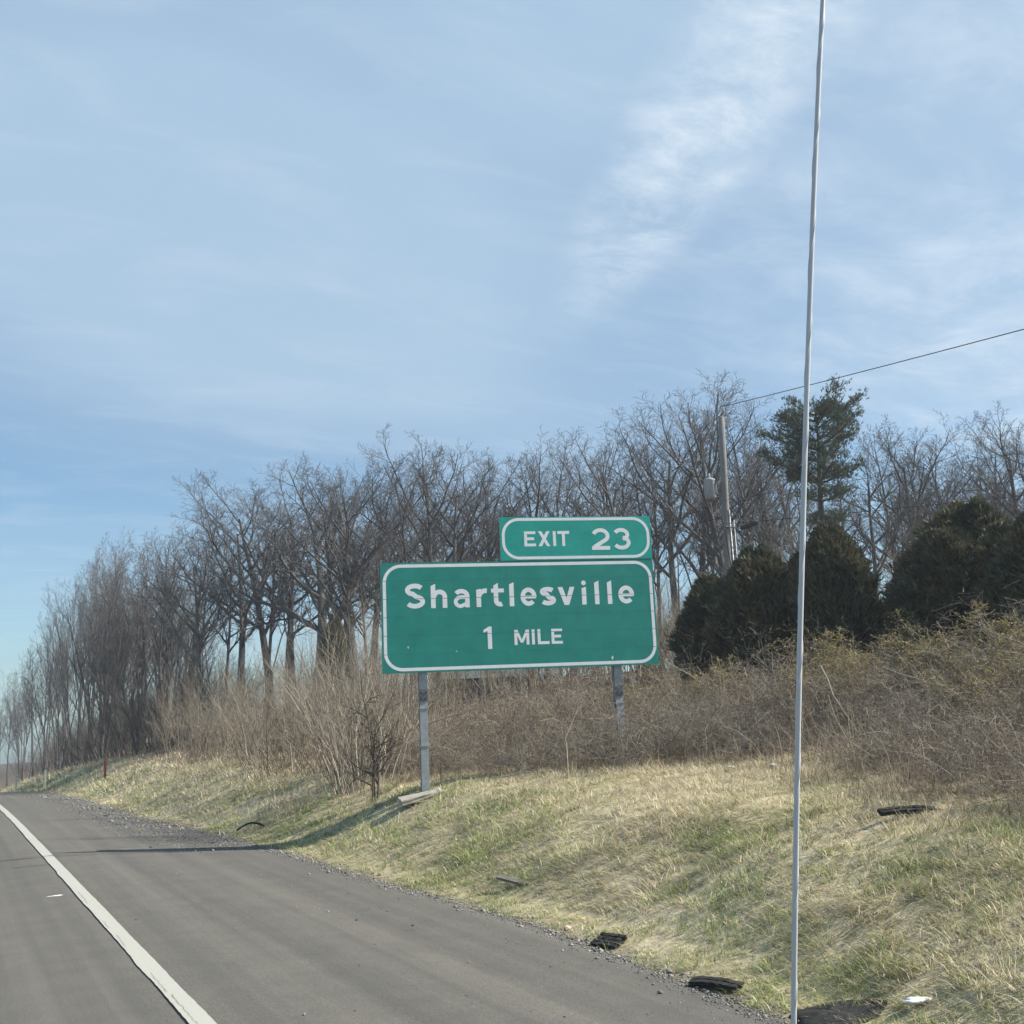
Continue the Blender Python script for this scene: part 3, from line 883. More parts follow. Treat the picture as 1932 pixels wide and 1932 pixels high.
TREE_P = {
    'o': dict(n=[9, 8, 6, 4, 2], wig=[.03, .09, .14, .20, .22], trop=[.05, .08, .07, .06, .05], end=[.22, .18, .22, .3, .5], kids=[11, 9, 7, 3], lo=[.40, .22, .15, .15],
              ang=[42, 38, 40, 42], ratio=[.50, .38, .44, .55], t0=[1.2, 1.15, 1.1, 1.1], t1=[.6, .6, .6, .7], rr=[.45, .42, .45, .65], rmin=.0062),
    'B': dict(n=[9, 9, 7, 4, 2], wig=[.05, .13, .17, .2, .2], trop=[.05, .09, .06, .05, .04], end=[.3, .2, .22, .3, .5], kids=[12, 10, 8, 4], lo=[.30, .18, .15, .15],
              ang=[50, 42, 42, 40], ratio=[.72, .40, .42, .6], t0=[1.2, 1.15, 1.1, 1.1], t1=[.6, .6, .6, .7], rr=[.55, .44, .46, .65], rmin=.0062),
    's': dict(n=[12, 6, 5, 3, 2], wig=[.03, .10, .15, .2, .2], trop=[.03, .10, .07, .05, .04], end=[.18, .2, .25, .35, .5], kids=[16, 7, 6, 3], lo=[.40, .2, .15, .15],
              ang=[42, 38, 40, 38], ratio=[.32, .44, .48, .62], t0=[1.25, 1.1, 1.1, 1.1], t1=[.45, .6, .6, .7], rr=[.45, .48, .5, .65], rmin=.006),
    'm': dict(n=[10, 7, 5, 3, 2], wig=[.05, .10, .14, .17, .2], trop=[.06, .12, .10, .07, .04], end=[.16, .2, .25, .35, .5], kids=[9, 6, 5, 3], lo=[.30, .2, .15, .15],
              ang=[26, 26, 32, 34], ratio=[.42, .44, .46, .6], t0=[1.15, 1.1, 1.1, 1.1], t1=[.5, .6, .6, .7], rr=[.48, .48, .5, .65], rmin=.006),
    'y': dict(n=[9, 5, 4, 2], wig=[.06, .13, .17, .2], trop=[.03, .12, .08, .04], end=[.15, .25, .3, .5], kids=[12, 5, 4], lo=[.42, .2, .15],
              ang=[38, 36, 38], ratio=[.26, .42, .5], t0=[1.25, 1.1, 1.1], t1=[.5, .6, .7], rr=[.40, .5, .55], rmin=.0045),
}


def tree_proto(kind, seed):
    rng = random.Random(seed)
    P = TREE_P[kind]
    T = [[], [], []]
    g = rng.uniform(0.75, 1.3)
    if kind == 'm':
        k = rng.randint(4, 6)
        for i in range(k):
            a = 6.28*i/k + rng.uniform(-.5, .5); ln = rng.uniform(.03, .24)
            d = (math.cos(a)*ln, math.sin(a)*ln, 1.0)
            grow(T, rng, (math.cos(a)*.14, math.sin(a)*.14, -.3), d, rng.uniform(8.2, 10.8), rng.uniform(.07, .11), 0, P, g)
    else:
        L = {'o': 8.6, 'B': 8.2, 's': 11.2, 'y': 10.5}[kind]; r = {'o': .165, 'B': .25, 's': .125, 'y': .065}[kind]
        grow(T, rng, (0, 0, -.3), (rng.gauss(0, .025), rng.gauss(0, .025), 1), L*rng.uniform(.95, 1.05), r*rng.uniform(.9, 1.1), 0, P, g)
    tz = np.array([max(p[2] for p in t[0]) for lv in T for t in lv]); top = np.sort(tz)[-6]
    sc = 12.0/top
    root = empty('bare_tree'); root['category'] = 'tree'
    tr, cr = Tubes(), Tubes()
    for li, lv in enumerate(T):
        for pts, rad, l in lv:
            pts = [(x*sc, y*sc, z*sc) for x, y, z in pts]
            v = rng.uniform(.8, 1.2)*g
            if l == 0:
                if kind != 'm': rad = [rad[0]*1.45] + [rad[1]*1.05] + list(rad[2:])
                tr.add(pts, rad, 8 if kind in 'oB' else 6, (.115*v, .112*v, .109*v))
            elif l == 1:
                cr.add(pts, rad, 5, (.095*v, .093*v, .092*v))
            else:
                cr.add(pts, rad, 3, (.110*v, .105*v, .104*v))
    link('trunk', tr.mesh('trunk', M['bark']), root)
    link('crown', cr.mesh('crown', M['twig']), root)
    return root


POOLS = {'o': Pool([tree_proto('o', 100 + i) for i in range(5)]), 'B': Pool([tree_proto('B', 141)]), 's': Pool([tree_proto('s', 200 + i) for i in range(3)]),
         'm': Pool([tree_proto('m', 300 + i) for i in range(3)]), 'y': Pool([tree_proto('y', 400 + i) for i in range(3)])}
ORD = ['first', 'second', 'third', 'fourth', 'fifth', 'sixth', 'seventh', 'eighth', 'ninth', 'tenth', 'eleventh', 'twelfth', 'thirteenth', 'fourteenth', 'fifteenth', 'sixteenth', 'seventeenth', 'eighteenth', 'nineteenth', 'twentieth', 'twenty-first', 'twenty-second']
KIND_WORD = {'o': 'bare spreading tree', 's': 'tall slender bare tree', 'm': 'many-stemmed bare tree', 'y': 'thin young bare tree'}
zone_n = {}
for i, (x, y, H, k) in enumerate(TREES):
    zone = 0 if i < 14 else 1 if i < 23 else 2 if i < 36 else 3
    zone_n[zone] = zone_n.get(zone, -1) + 1
    w = ORD[zone_n[zone]]
    if k == 'B':
        lab = 'largest bare tree, thick dark trunk and wide crown, left of the green sign'
    else:
        lab = KIND_WORD[k] + ', ' + w + (' from the left in the wood along the road', ' from the left between roadside wood and green sign',
                                         ' from the left on the skyline above the sign', ' from the left on the skyline right of the sign')[zone]
    s = H/12.0
    wd = s*(1.34 if k == 'o' else 1.3 if k == 'B' else .72 if i < 8 else 1.05)
    POOLS[k].place(i, (x, y, float(ground_z(x, y)) - 0.05), random.uniform(0, 6.28), (wd, wd, s), lab, 'bare trees of the wood edge')
for i, (x, y, H, k) in enumerate(FILL):
    left = x/y < 0.40
    lab = 'thin bare understory tree inside the wood left of the sign' if left else 'thin bare understory tree behind the sign and evergreen hedge'
    s = H/12.0
    wd = max(s, 0.75)
    POOLS[k].place(i, (x, y, float(ground_z(x, y)) - 0.05), random.uniform(0, 6.28), (wd, wd, s), lab, 'understory trees left of the sign' if left else 'understory trees behind the sign')

# ---------------------------------------------------------------- evergreens
def spray_mesh(name, centers, dirs, length, width, cols, mat, seed, fan=3):
    """flat pointed sprays: each a small fan of narrow triangles"""
    r = np.random.default_rng(seed)
    n = len(centers)
    V, F, Cc = [], [], []
    for k in range(fan):
        d = dirs + r.normal(0, .38, (n, 3)); d /= np.linalg.norm(d, axis=1, keepdims=True)
        s = np.cross(d, r.normal(0, 1, (n, 3))); s /= np.linalg.norm(s, axis=1, keepdims=True) + 1e-9
        l = (length*r.uniform(.6, 1.3, n))[:, None]; w = (width*r.uniform(.7, 1.3, n))[:, None]
        a = centers - s*w*.35; b = centers + s*w*.35; c = centers + d*l*.55 + s*w*.6; e = centers + d*l; f = centers + d*l*.55 - s*w*.6
        base = len(V)*0
        V.append(np.stack([a, b, c, e, f], 1).reshape(-1, 3)); Cc.append(np.repeat(cols*r.uniform(.75, 1.25, (n, 1)), 5, axis=0))
    V = np.concatenate(V); Cc = np.concatenate(Cc)
    i = np.arange(len(V)//5)*5
    F = np.concatenate([np.stack([i, i + 1, i + 2], -1), np.stack([i, i + 2, i + 4], -1), np.stack([i + 4, i + 2, i + 3], -1)])
    return np_mesh(name, V, F, mat, Cc)


def cedar_proto(seed):
    """unit height 3.2 m, radius about 0.85 m"""
    r = np.random.default_rng(seed)
    root = empty('evergreen_shrub'); root['category'] = 'evergreen shrub'
    n = 11500
    t = r.random(n)
    a = r.uniform(0, 6.283, n)
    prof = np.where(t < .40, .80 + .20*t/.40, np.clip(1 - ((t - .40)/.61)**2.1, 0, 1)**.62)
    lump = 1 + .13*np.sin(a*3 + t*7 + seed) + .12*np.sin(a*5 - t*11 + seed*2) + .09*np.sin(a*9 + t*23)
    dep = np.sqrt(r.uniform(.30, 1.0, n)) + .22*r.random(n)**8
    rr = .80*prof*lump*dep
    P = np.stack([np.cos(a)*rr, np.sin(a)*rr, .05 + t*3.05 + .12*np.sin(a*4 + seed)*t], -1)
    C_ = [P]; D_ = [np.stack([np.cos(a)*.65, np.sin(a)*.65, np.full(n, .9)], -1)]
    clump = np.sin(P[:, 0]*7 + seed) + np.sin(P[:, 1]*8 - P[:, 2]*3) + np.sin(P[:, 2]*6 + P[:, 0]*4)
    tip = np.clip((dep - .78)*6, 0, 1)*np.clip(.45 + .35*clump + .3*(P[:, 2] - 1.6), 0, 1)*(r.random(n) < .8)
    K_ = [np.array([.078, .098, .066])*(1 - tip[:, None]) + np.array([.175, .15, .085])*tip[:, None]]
    tops = [(0, 0, 3.2, .60)] + [(.34*math.cos(q*1.26 + seed), .34*math.sin(q*1.26 + seed), 2.3, .45) for q in range(5)]
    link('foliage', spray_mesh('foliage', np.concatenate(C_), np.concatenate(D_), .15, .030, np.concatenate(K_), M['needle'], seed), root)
    tb = Tubes()
    for (cx, cy, h, rad) in tops:
        tb.add([(cx*.2, cy*.2, -.2), (cx*.7, cy*.7, h*.3), (cx, cy, h*.6), (cx, cy, h*.9)], [.06, .045, .03, .01], 5, (.10, .075, .055))
        # dense dead inner growth
        for q in range(150):
            t = random.uniform(.05, .8); a = random.uniform(0, 6.28); L = rad*(1 - .5*t)*random.uniform(.5, .95)
            z = h*t; dx, dy = math.cos(a), math.sin(a)
            tb.add([(cx, cy, z), (cx + dx*L*.5, cy + dy*L*.5, z + L*.25), (cx + dx*L, cy + dy*L, z + L*.6)], [.012, .03, .006], 3, (.055, .045, .03))
    link('stem', tb.mesh('stem', M['twig']), root)
    return root


CEDARS = Pool([cedar_proto(500 + i) for i in range(3)])
CEDAR_AT = [(15.12, 18.96, 2.85, .72), (15.38, 17.6, 3.3, .95), (16.3, 17.0, 3.1, .80), (16.01, 16.05, 3.5, .78), (16.75, 14.6, 2.5, .6), (17.12, 14.1, 3.0, 1.0), (18.3, 14.4, 3.45, 1.15), (17.46, 13.0, 2.85, .85), (17.0, 12.0, 2.95, .85), (16.83, 11.0, 2.8, .85)]
CEDAR_LAB = ['small dark evergreen nearest the sign at the left end of the hedge', 'dark rounded evergreen just right of the utility pole foot', 'lower dark evergreen between two taller ones left of the antenna', 'pointed dark evergreen behind the whip antenna with brown sunlit right side',
             'lowest evergreen at the left end of the right hedge clump', 'broad dark evergreen left of the tallest hedge top', 'tallest evergreen of the hedge, with brownish sunlit top', 'dark evergreen below and right of the tallest hedge top', 'dark evergreen next to the right picture edge', 'evergreen cut off by the right picture edge']
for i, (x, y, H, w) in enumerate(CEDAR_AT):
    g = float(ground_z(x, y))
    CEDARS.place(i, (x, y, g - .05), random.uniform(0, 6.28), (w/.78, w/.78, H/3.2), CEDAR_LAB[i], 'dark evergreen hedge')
# slim pale green conifer behind the wood
cone = CEDARS.place(1, (12.95, 38.9, float(ground_z(12.95, 38.9)) - .1), 1.0, (.62, .62, 1.22), 'slim olive green conifer between bare trunks left of the sign', None)


def pine():
    r = np.random.default_rng(77); rr = random.Random(77)
    x, y = 26.9, 27.1
    g = float(ground_z(x, y))
    root = empty('pine_tree', (x, y, g - .05)); root.scale = (.95, .95, .91)
    tag(root, 'tall green pine with tiered branches rising above the bare trees', 'tree')
    H = 10.15
    tb = Tubes()
    tb.add([(0, 0, -.3), (.05, 0, H*.3), (-.05, .05, H*.6), (.1, 0, H*.85), (.15, 0, H)], [.2, .16, .11, .06, .02], 7, (.10, .085, .07))
    link('trunk', tb.mesh('trunk', M['bark']), root)
    br = Tubes(); Cn, Dn, Kn = [], [], []
    tiers = [(5.6, .6), (6.5, 1.2), (7.2, 1.8), (7.35, 1.3), (8.1, 1.0), (8.55, 1.7), (8.9, 1.3), (9.35, 1.5), (9.7, 1.0), (9.95, .7)]
    for z, L0 in tiers:
        nb = rr.randint(5, 8); a0 = rr.uniform(0, 6.28)
        for b in range(nb):
            if rr.random() < .22: continue
            a = a0 + 6.28*b/nb + rr.uniform(-.35, .35); L = L0*rr.uniform(.45, 1.3)
            el = rr.uniform(-.12, .22) + (z - 5)*.09
            pts = []
            for k in range(6):
                u = k/5
                pts.append((math.cos(a)*L*u, math.sin(a)*L*u, z + L*u*el + .35*L*.25*u*u))
            br.add(pts, [.045, .038, .03, .022, .014, .007], 4, (.09, .07, .055))
            for k in range(int(28*L)):
                u = rr.uniform(.28, 1.0)
                i = min(int(u*5), 4); v = u*5 - i
                p = [pts[i][c] + (pts[i + 1][c] - pts[i][c])*v for c in range(3)]
                sd = rr.choice((-1, 1)); ln = rr.uniform(.12, .55)*(1.1 - .5*u)
                q = (p[0] - math.sin(a)*sd*ln + math.cos(a)*ln*.6, p[1] + math.cos(a)*sd*ln + math.sin(a)*ln*.6, p[2] + rr.uniform(.02, .20))
                br.add([tuple(p), q], [.008, .004], 3, (.09, .07, .055))
                for m in range(4):
                    Cn.append([q[c] + rr.gauss(0, .10) for c in range(3)]); Dn.append((math.cos(a)*.5 + rr.gauss(0, .3), math.sin(a)*.5 + rr.gauss(0, .3), .8)); Kn.append((.085, .115, .075))
    link('branches', br.mesh('branches', M['twig']), root)
    link('needles', spray_mesh('needles', np.array(Cn), np.array(Dn), .15, .016, np.array(Kn), M['needle'], 78, fan=6), root)


pine()

# ---------------------------------------------------------------- shrubs and brambles
SHRUB_P = {
    'whip': dict(n=[7, 4, 3], wig=[.11, .16, .2], trop=[.03, .10, .06], end=[.25, .3, .5], kids=[8, 4], lo=[.25, .2], ang=[24, 30], ratio=[.30, .45], t0=[1.2, 1.1], t1=[.6, .7], rr=[.5, .6], rmin=.0022),
    'bramble': dict(n=[9, 5, 2], wig=[.20, .30, .3], trop=[-.09, -.01, .0], end=[.3, .35, .5], kids=[8, 4], lo=[.15, .2], ang=[50, 48], ratio=[.26, .5], t0=[1.1, 1.1], t1=[.7, .8], rr=[.6, .6], rmin=.0024),
    'honey': dict(n=[6, 5, 3, 2], wig=[.14, .2, .24, .25], trop=[-.02, .0, .02, .02], end=[.3, .3, .4, .5], kids=[7, 6, 4], lo=[.2, .15, .15], ang=[42, 46, 46], ratio=[.42, .44, .55], t0=[1.1, 1.1, 1.1], t1=[.7, .7, .8], rr=[.55, .55, .6], rmin=.0022),
}


def shrub_proto(kind, seed, nstem, H, spread, lean, r0, col, leaf=0, leafcol=None, name='bramble_bush'):
    rng = random.Random(seed)
    P = SHRUB_P[kind]
    T = [[], [], [], []]
    tip = []
    for i in range(nstem):
        a = rng.uniform(0, 6.28); q = spread*math.sqrt(rng.random())
        ln = lean*rng.uniform(.3, 1.3); a2 = a + rng.uniform(-.9, .9)
        grow(T, rng, (math.cos(a)*q, math.sin(a)*q, -.05), (math.cos(a2)*ln, math.sin(a2)*ln, 1), H*rng.uniform(.55, 1.15), r0*rng.uniform(.6, 1.2), 0, P, 1)
    root = empty(name); root['category'] = 'bush'
    st, tw = Tubes(), Tubes()
    ends = []
    for lv in T:
        for pts, rad, l in lv:
            v = rng.uniform(.55, 1.35)
            c = tuple(x*v for x in col[rng.randrange(len(col))])
            (st if l == 0 else tw).add(pts, rad, 4 if l == 0 else 3, c)
            if l >= 1: ends.append((pts[-1], pts[-2])); ends.append((pts[len(pts)//2], pts[0]))
    link('stems', st.mesh('stems', M['twig']), root)
    link('twigs', tw.mesh('twigs', M['twig']), root)
    if leaf:
        rng.shuffle(ends); ends.sort(key=lambda e: -e[0][2] + rng.uniform(0, 1.0)*H)
        e = ends[:leaf]
        P0 = np.array([x[0] for x in e]); D0 = P0 - np.array([x[1] for x in e]); D0 /= np.linalg.norm(D0, axis=1, keepdims=True) + 1e-6
        rr = np.random.default_rng(seed)
        K0 = np.array(leafcol)[rr.integers(0, len(leafcol), len(e))]
        link('leaves', spray_mesh('leaves', P0, D0 + np.array([0, 0, .2]), .038, .017, K0, M['leaf'], seed, fan=2), root)
    return root


BROWN = [(.28, .25, .205), (.19, .165, .14), (.44, .395, .32), (.21, .165, .135), (.34, .30, .235)]
GREYB = [(.36, .32, .26), (.46, .41, .34), (.27, .23, .185)]
TANS = [(.24, .205, .16), (.17, .145, .115), (.34, .30, .23)]
DARKS = [(.12, .108, .095), (.09, .08, .072), (.17, .15, .13)]
WHIP = Pool([shrub_proto('whip', 600 + i, 34, 2.2, .85, .55, .010, TANS, name='whip_shrub') for i in range(3)])
WHIPD = Pool([shrub_proto('whip', 610, 34, 2.2, .9, .45, .011, DARKS, name='dark_shrub')])
BRAM = Pool([shrub_proto('bramble', 620 + i, 34, 2.1, .75, .55, .0085, BROWN) for i in range(3)])
BRAL = Pool([shrub_proto('bramble', 640 + i, 30, 1.9, .7, .6, .008, BROWN + GREYB, 420, [(.20, .13, .07), (.26, .19, .10), (.16, .10, .06)]) for i in range(2)])
HONY = Pool([shrub_proto('honey', 660 + i, 13, 1.7, .35, .55, .012, BROWN, 3800, [(.36, .31, .12), (.29, .25, .10), (.40, .33, .17), (.25, .185, .10)], name='honeysuckle_bush') for i in range(2)])
SAPL = Pool([shrub_proto('whip', 680, 46, 3.3, .55, .5, .011, BROWN + GREYB, name='sapling_clump')])


def gz(x, y): return float(ground_z(x, y))


def put(pool, i, x, y, sc, lab, grp, sz=None):
    return pool.place(i, (x, y, gz(x, y) - .03), random.uniform(0, 6.28), (sc, sc, sz or sc), lab, grp)


# the pale clump of saplings left of the sign
put(SAPL, 0, 6.75, 18.7, .92, 'pale many-stemmed sapling clump directly left of the sign post', None)
put(SAPL, 0, 7.5, 20.2, .95, 'sapling clump half hidden behind the lower left sign corner', None)
dk = shrub_proto('honey', 690, 3, 2.6, .08, .18, .045, [(.10, .085, .07)], name='dark_sapling')
dk['category'] = 'tree'
Pool([dk]).place(0, (6.5, 17.5, gz(6.5, 17.5) - .05), 0.4, (.8, .8, .9), 'dark twisted small tree between sapling clump and left sign post', None)
rb = random.Random(11)
k = 0
# left whip thicket
for (x, y) in [(6.9, 24.0), (7.3, 26.2), (7.6, 28.4), (7.8, 30.6), (7.9, 33.2), (7.8, 36.0), (8.9, 24.6), (9.3, 27.5), (9.6, 30.5), (9.7, 33.8), (9.4, 37.5), (8.4, 39.5), (11.4, 29.0), (11.6, 33.0), (11.5, 37.0), (7.3, 21.6), (9.0, 21.8), (10.8, 24.8), (7.7, 43.0), (9.6, 43.5)]:
    put(WHIP, k, x + rb.uniform(-.3, .3), y + rb.uniform(-.5, .5), rb.uniform(.9, 1.2), 'brown whip-stemmed shrub in the thicket left of the sign', 'thicket of whip shrubs left of the sign'); k += 1
# brambles behind and under the sign, and along the bank to the right
k = 0
for i in range(96):
    y = rb.uniform(3.2, 21.5)
    x = float(brush_x(y)) + .45 + abs(rb.gauss(0, 1))*2.6
    if x > 15.0 or (y > 17 and x < 7.7): continue
    n_ = min(.80, .32 + (x - float(brush_x(y)))*.10)
    under = y > 12.5
    pool = BRAL if rb.random() < .35 else BRAM
    put(pool, k, x, y, max(.6, n_*1.35)*rb.uniform(.85, 1.15), 'dry brown bramble behind and below the sign' if under else 'dry brown bramble on the bank right of the sign', 'brambles behind the sign' if under else 'brambles on the right bank', n_*rb.uniform(.85, 1.25)); k += 1
for (x, y, s, z) in [(9.55, 14.25, .7, .62), (10.15, 14.3, .75, .7), (9.9, 13.9, .65, .5), (9.1, 15.05, .6, .5), (8.6, 15.4, .6, .45), (10.9, 13.7, .75, .66)]:
    put(BRAM, k, x, y, s, 'dry brown bramble behind and below the sign', 'brambles behind the sign', z); k += 1
k = 0
for (x, y, s) in [(13.6, 11.2, 1.25), (14.4, 10.0, 1.4), (13.9, 8.9, 1.35), (14.9, 11.6, 1.3), (12.9, 12.6, 1.05), (13.8, 13.4, 1.15), (12.7, 9.9, 1.1), (12.6, 14.9, 1.0), (12.4, 16.0, 1.0), (13.2, 7.9, 1.2), (15.3, 9.2, 1.3), (11.6, 8.5, .95), (12.0, 17.4, .95), (13.0, 18.4, 1.0), (17.4, 15.75, 1.7), (14.9, 13.9, 1.35)]:
    put(HONY, k, x, y, s*.8, 'yellowish budding bush in front of the evergreen hedge', 'budding bushes before the hedge', s*.60); k += 1
# more woodland edge shrubs further back
k = 0
for i in range(34):
    x = rb.uniform(12, 30); y = rb.uniform(22, 42)
    put(WHIP, k, x, y, rb.uniform(1.0, 1.7), 'grey brown shrub at the foot of the wood', 'shrubs at the foot of the wood'); k += 1
for i in range(40):
    y = rb.uniform(44, 135); x = 8.0 + rb.uniform(0, 5.5)
    put(WHIPD, k, x, y, rb.uniform(1.1, 1.9), 'dark shrub under the roadside trees far left', 'shrubs under the roadside trees'); k += 1

# ---------------------------------------------------------------- grass, weeds, gravel
def blades(x, y, h, w, lean, az, cols, seed, curl=.5):
    r = np.random.default_rng(seed)
    n = len(x)
    z = ground_z(x, y) - .01
    B = np.stack([x, y, z], -1)
    dh = np.stack([np.cos(az), np.sin(az), np.zeros(n)], -1)
    side = np.stack([-np.sin(az), np.cos(az), np.zeros(n)], -1)
    tw = r.uniform(0, 3.14, n)[:, None]
    side = side*np.cos(tw) + dh*np.sin(tw)*.8
    up = np.array([0, 0, 1.0])
    l1 = lean[:, None]; l2 = np.clip(lean + curl*r.uniform(.3, 1.3, n), 0, 1.75)[:, None]
    H = h[:, None]; Wd = w[:, None]
    mid = B + H*.5*(dh*np.sin(l1) + up*np.cos(l1))
    tip = mid + H*.5*(dh*np.sin(l2) + up*np.cos(l2))
    tip[:, 2] = np.maximum(tip[:, 2], z + .012 + .02*r.random(n))
    V = np.stack([B - side*Wd*.5, B + side*Wd*.5, mid + side*Wd*.42, mid - side*Wd*.42, tip], 1).reshape(-1, 3)
    i = np.arange(n)*5
    F = np.concatenate([np.stack([i, i + 1, i + 2], -1), np.stack([i, i + 2, i + 3], -1), np.stack([i + 3, i + 2, i + 4], -1)])
    return V, F, np.repeat(cols, 5, axis=0)


def grass():
    r = np.random.default_rng(9)
    Vs, Fs, Cs, off = [], [], [], 0
    # (y range, tufts per m2, blades per tuft, tuft radius, blade length, blade width)
    for (y0, y1, dens, nb, tr, hs, wd) in ((2.5, 7, 130, 33, .08, .085, .0058), (7, 12, 112, 25, .085, .086, .0074), (12, 20, 88, 16, .10, .092, .0100), (20, 34, 46, 12, .13, .12, .016), (34, 60, 18, 10, .20, .17, .028), (60, 110, 6, 8, .35, .26, .06)):
        n = int(dens*(y1 - y0)*5.8)
        y = r.uniform(y0, y1, n); e = edge_x(y); b = brush_x(y) + .9
        x = e + .02 + r.random(n)*5.8
        t = x - e
        keep = (x < b + .5*vnoise(x*1.3, y*1.3, 41)) & ((t > .13 + .14*vnoise(x*2.3, y*2.3, 43)) | (r.random(n) < .05))
        keep &= r.random(n) < np.clip(.80 + .9*vnoise(x*1.9, y*1.9, 44), .35, 1)
        x, y, t = x[keep], y[keep], t[keep]
        n = len(x)
        # greener close to the road and in patches, pale straw higher up
        gp = .55*vnoise(x*.7, y*.7, 46) + .45*vnoise(x*2.2, y*2.2, 47)
        green = np.clip(1.08 - .34*t + 1.0*gp, .05, .98)
        green = np.where(y > 22, green*.6, green)
        size = r.uniform(.55, 1.6, n)*(1 + .4*vnoise(x*2.0, y*2.0, 51))
        laz = 1.55 + 1.2*vnoise(x*.7, y*.7, 49) + 1.3*vnoise(x*2.1, y*2.1, 50)      # way the tuft has been laid down
        lay = np.clip(.45 + .55*vnoise(x*1.2, y*1.2, 53) + .15*r.normal(0, 1, n), 0, 1)*(1 - .45*green)
        tone = r.uniform(.66, 1.22, n)*(1 + .16*vnoise(x*1.4, y*1.4, 48))
        k = np.repeat(np.arange(n), nb)
        m = len(k)
        a = r.uniform(0, 6.283, m); q = tr*np.sqrt(r.random(m))*size[k]
        bx = x[k] + np.cos(a)*q; by = y[k] + np.sin(a)*q
        ox = np.cos(a)*q/tr + 1.9*lay[k]*np.cos(laz[k]) + r.normal(0, .35, m); oy = np.sin(a)*q/tr + 1.9*lay[k]*np.sin(laz[k]) + r.normal(0, .35, m)
        az = np.arctan2(oy, ox)
        lean = np.clip(.30 + .52*np.hypot(ox, oy) + r.normal(0, .18, m), .05, 1.52)
        isg = r.random(m) < green[k]*.80
        qd = r.random(m)[:, None]
        dry = np.where(qd < .40, np.array([.80, .72, .53]), np.where(qd < .86, np.array([.68, .59, .41]), np.array([.36, .275, .17])))
        gcol = np.where(r.random(m)[:, None] < .5, np.array([.22, .30, .095]), np.array([.38, .42, .17]))
        cols = np.where(isg[:, None], gcol, dry)*(tone[k]*r.uniform(.72, 1.2, m))[:, None]
        h = hs*size[k]*r.uniform(.55, 1.45, m)*np.clip(.6 + t[k]*.45, .55, 1.05)
        V, F, Cc = blades(bx, by, h, wd*r.uniform(.6, 1.3, m), lean, az, cols, int(y0*10))
        Vs.append(V); Fs.append(F + off); Cs.append(Cc); off += len(V)
    # flattened thatch covering the soil between the tufts
    for (y0, y1, dens, hs, wd) in ((2.5, 8, 2100, .10, .006), (8, 14, 1300, .11, .008), (14, 24, 600, .13, .011)):
        n = int(dens*(y1 - y0)*4.6)
        y = r.uniform(y0, y1, n); x = edge_x(y) + .22 + r.random(n)*4.6
        keep = (x < brush_x(y) + .6) & (r.random(n) < np.clip((x - edge_x(y))*1.1, .1, 1))
        x, y = x[keep], y[keep]; n = len(x)
        qd = r.random(n)[:, None]
        cols = np.where(qd < .4, np.array([.66, .58, .41]), np.where(qd < .8, np.array([.50, .43, .29]), np.array([.31, .25, .16])))*r.uniform(.7, 1.2, n)[:, None]
        az = 1.5 + 1.1*vnoise(x*.7, y*.7, 49) + 1.3*vnoise(x*2.1, y*2.1, 50) + r.normal(0, .9, n)
        V, F, Cc = blades(x, y, hs*r.uniform(.5, 1.5, n), wd*r.uniform(.6, 1.3, n), np.clip(r.normal(1.3, .15, n), .8, 1.5), az, cols, int(y0) + 900, .2)
        Vs.append(V); Fs.append(F + off); Cs.append(Cc); off += len(V)
    return np_mesh('grass', np.concatenate(Vs), np.concatenate(Fs), M['grass'], np.concatenate(Cs))


tag(link('grass', grass()), 'matted straw and green verge grass between shoulder and brush', 'grass', kind='stuff')


def weeds():
    r = np.random.default_rng(19)
    Vs, Fs, Cs, off = [], [], [], 0
    for (y0, y1, dens, wd, span) in ((2.5, 10, 260, .0055, 8), (10, 20, 200, .0075, 8), (20, 45, 75, .013, 9), (45, 110, 16, .03, 9)):
        n = int(dens*(y1 - y0)*span)
        y = r.uniform(y0, y1, n); b = brush_x(y)
        u = r.random(n)**1.25
        x = b - .35 - 1.1*(r.random(n) < .16)*r.random(n) + .45*vnoise(y*1.2, y*0, 61) + u*span
        keep = r.random(n) < np.clip(.6 + vnoise(x*1.4, y*1.4, 62), .1, 1)
        x, y, u = x[keep], y[keep], u[keep]; n = len(x)
        h = r.gamma(3.0, .13, n)*np.clip(.35 + u*2.2, .4, 1.1)
        cols = np.array([(.44, .35, .23), (.28, .21, .145), (.22, .15, .115), (.54, .46, .32), (.18, .145, .11)])[r.integers(0, 5, n)]*r.uniform(.6, 1.2, n)[:, None]
        V, F, Cc = blades(x, y, np.clip(h, .1, 1.0), wd*r.uniform(.6, 1.4, n), np.abs(r.normal(.25, .45, n)), r.uniform(0, 6.28, n), cols, int(y0) + 300, .6)
        Vs.append(V); Fs.append(F + off); Cs.append(Cc); off += len(V)
    # stout pale dead stalks standing among them
    n = 2600
    y = r.uniform(3, 22, n); x = brush_x(y) + .1 + r.random(n)**1.3*5.5
    keep = r.random(n) < np.clip(.35 + 1.2*vnoise(x*1.1, y*1.1, 64), .05, 1)
    x, y = x[keep], y[keep]; n = len(x)
    cols = np.array([(.58, .51, .39), (.45, .38, .28), (.34, .28, .21)])[r.integers(0, 3, n)]*r.uniform(.7, 1.15, n)[:, None]
    V, F, Cc = blades(x, y, r.uniform(.35, 1.15, n)*np.clip(.5 + .2*(x - brush_x(y)), .5, 1.1), r.uniform(.006, .014, n), np.abs(r.normal(.1, .4, n)), r.uniform(0, 6.28, n), cols, 777, .3)
    Vs.append(V); Fs.append(F + off); Cs.append(Cc)
    return np_mesh('dry_weeds', np.concatenate(Vs), np.concatenate(Fs), M['grass'], np.concatenate(Cs))


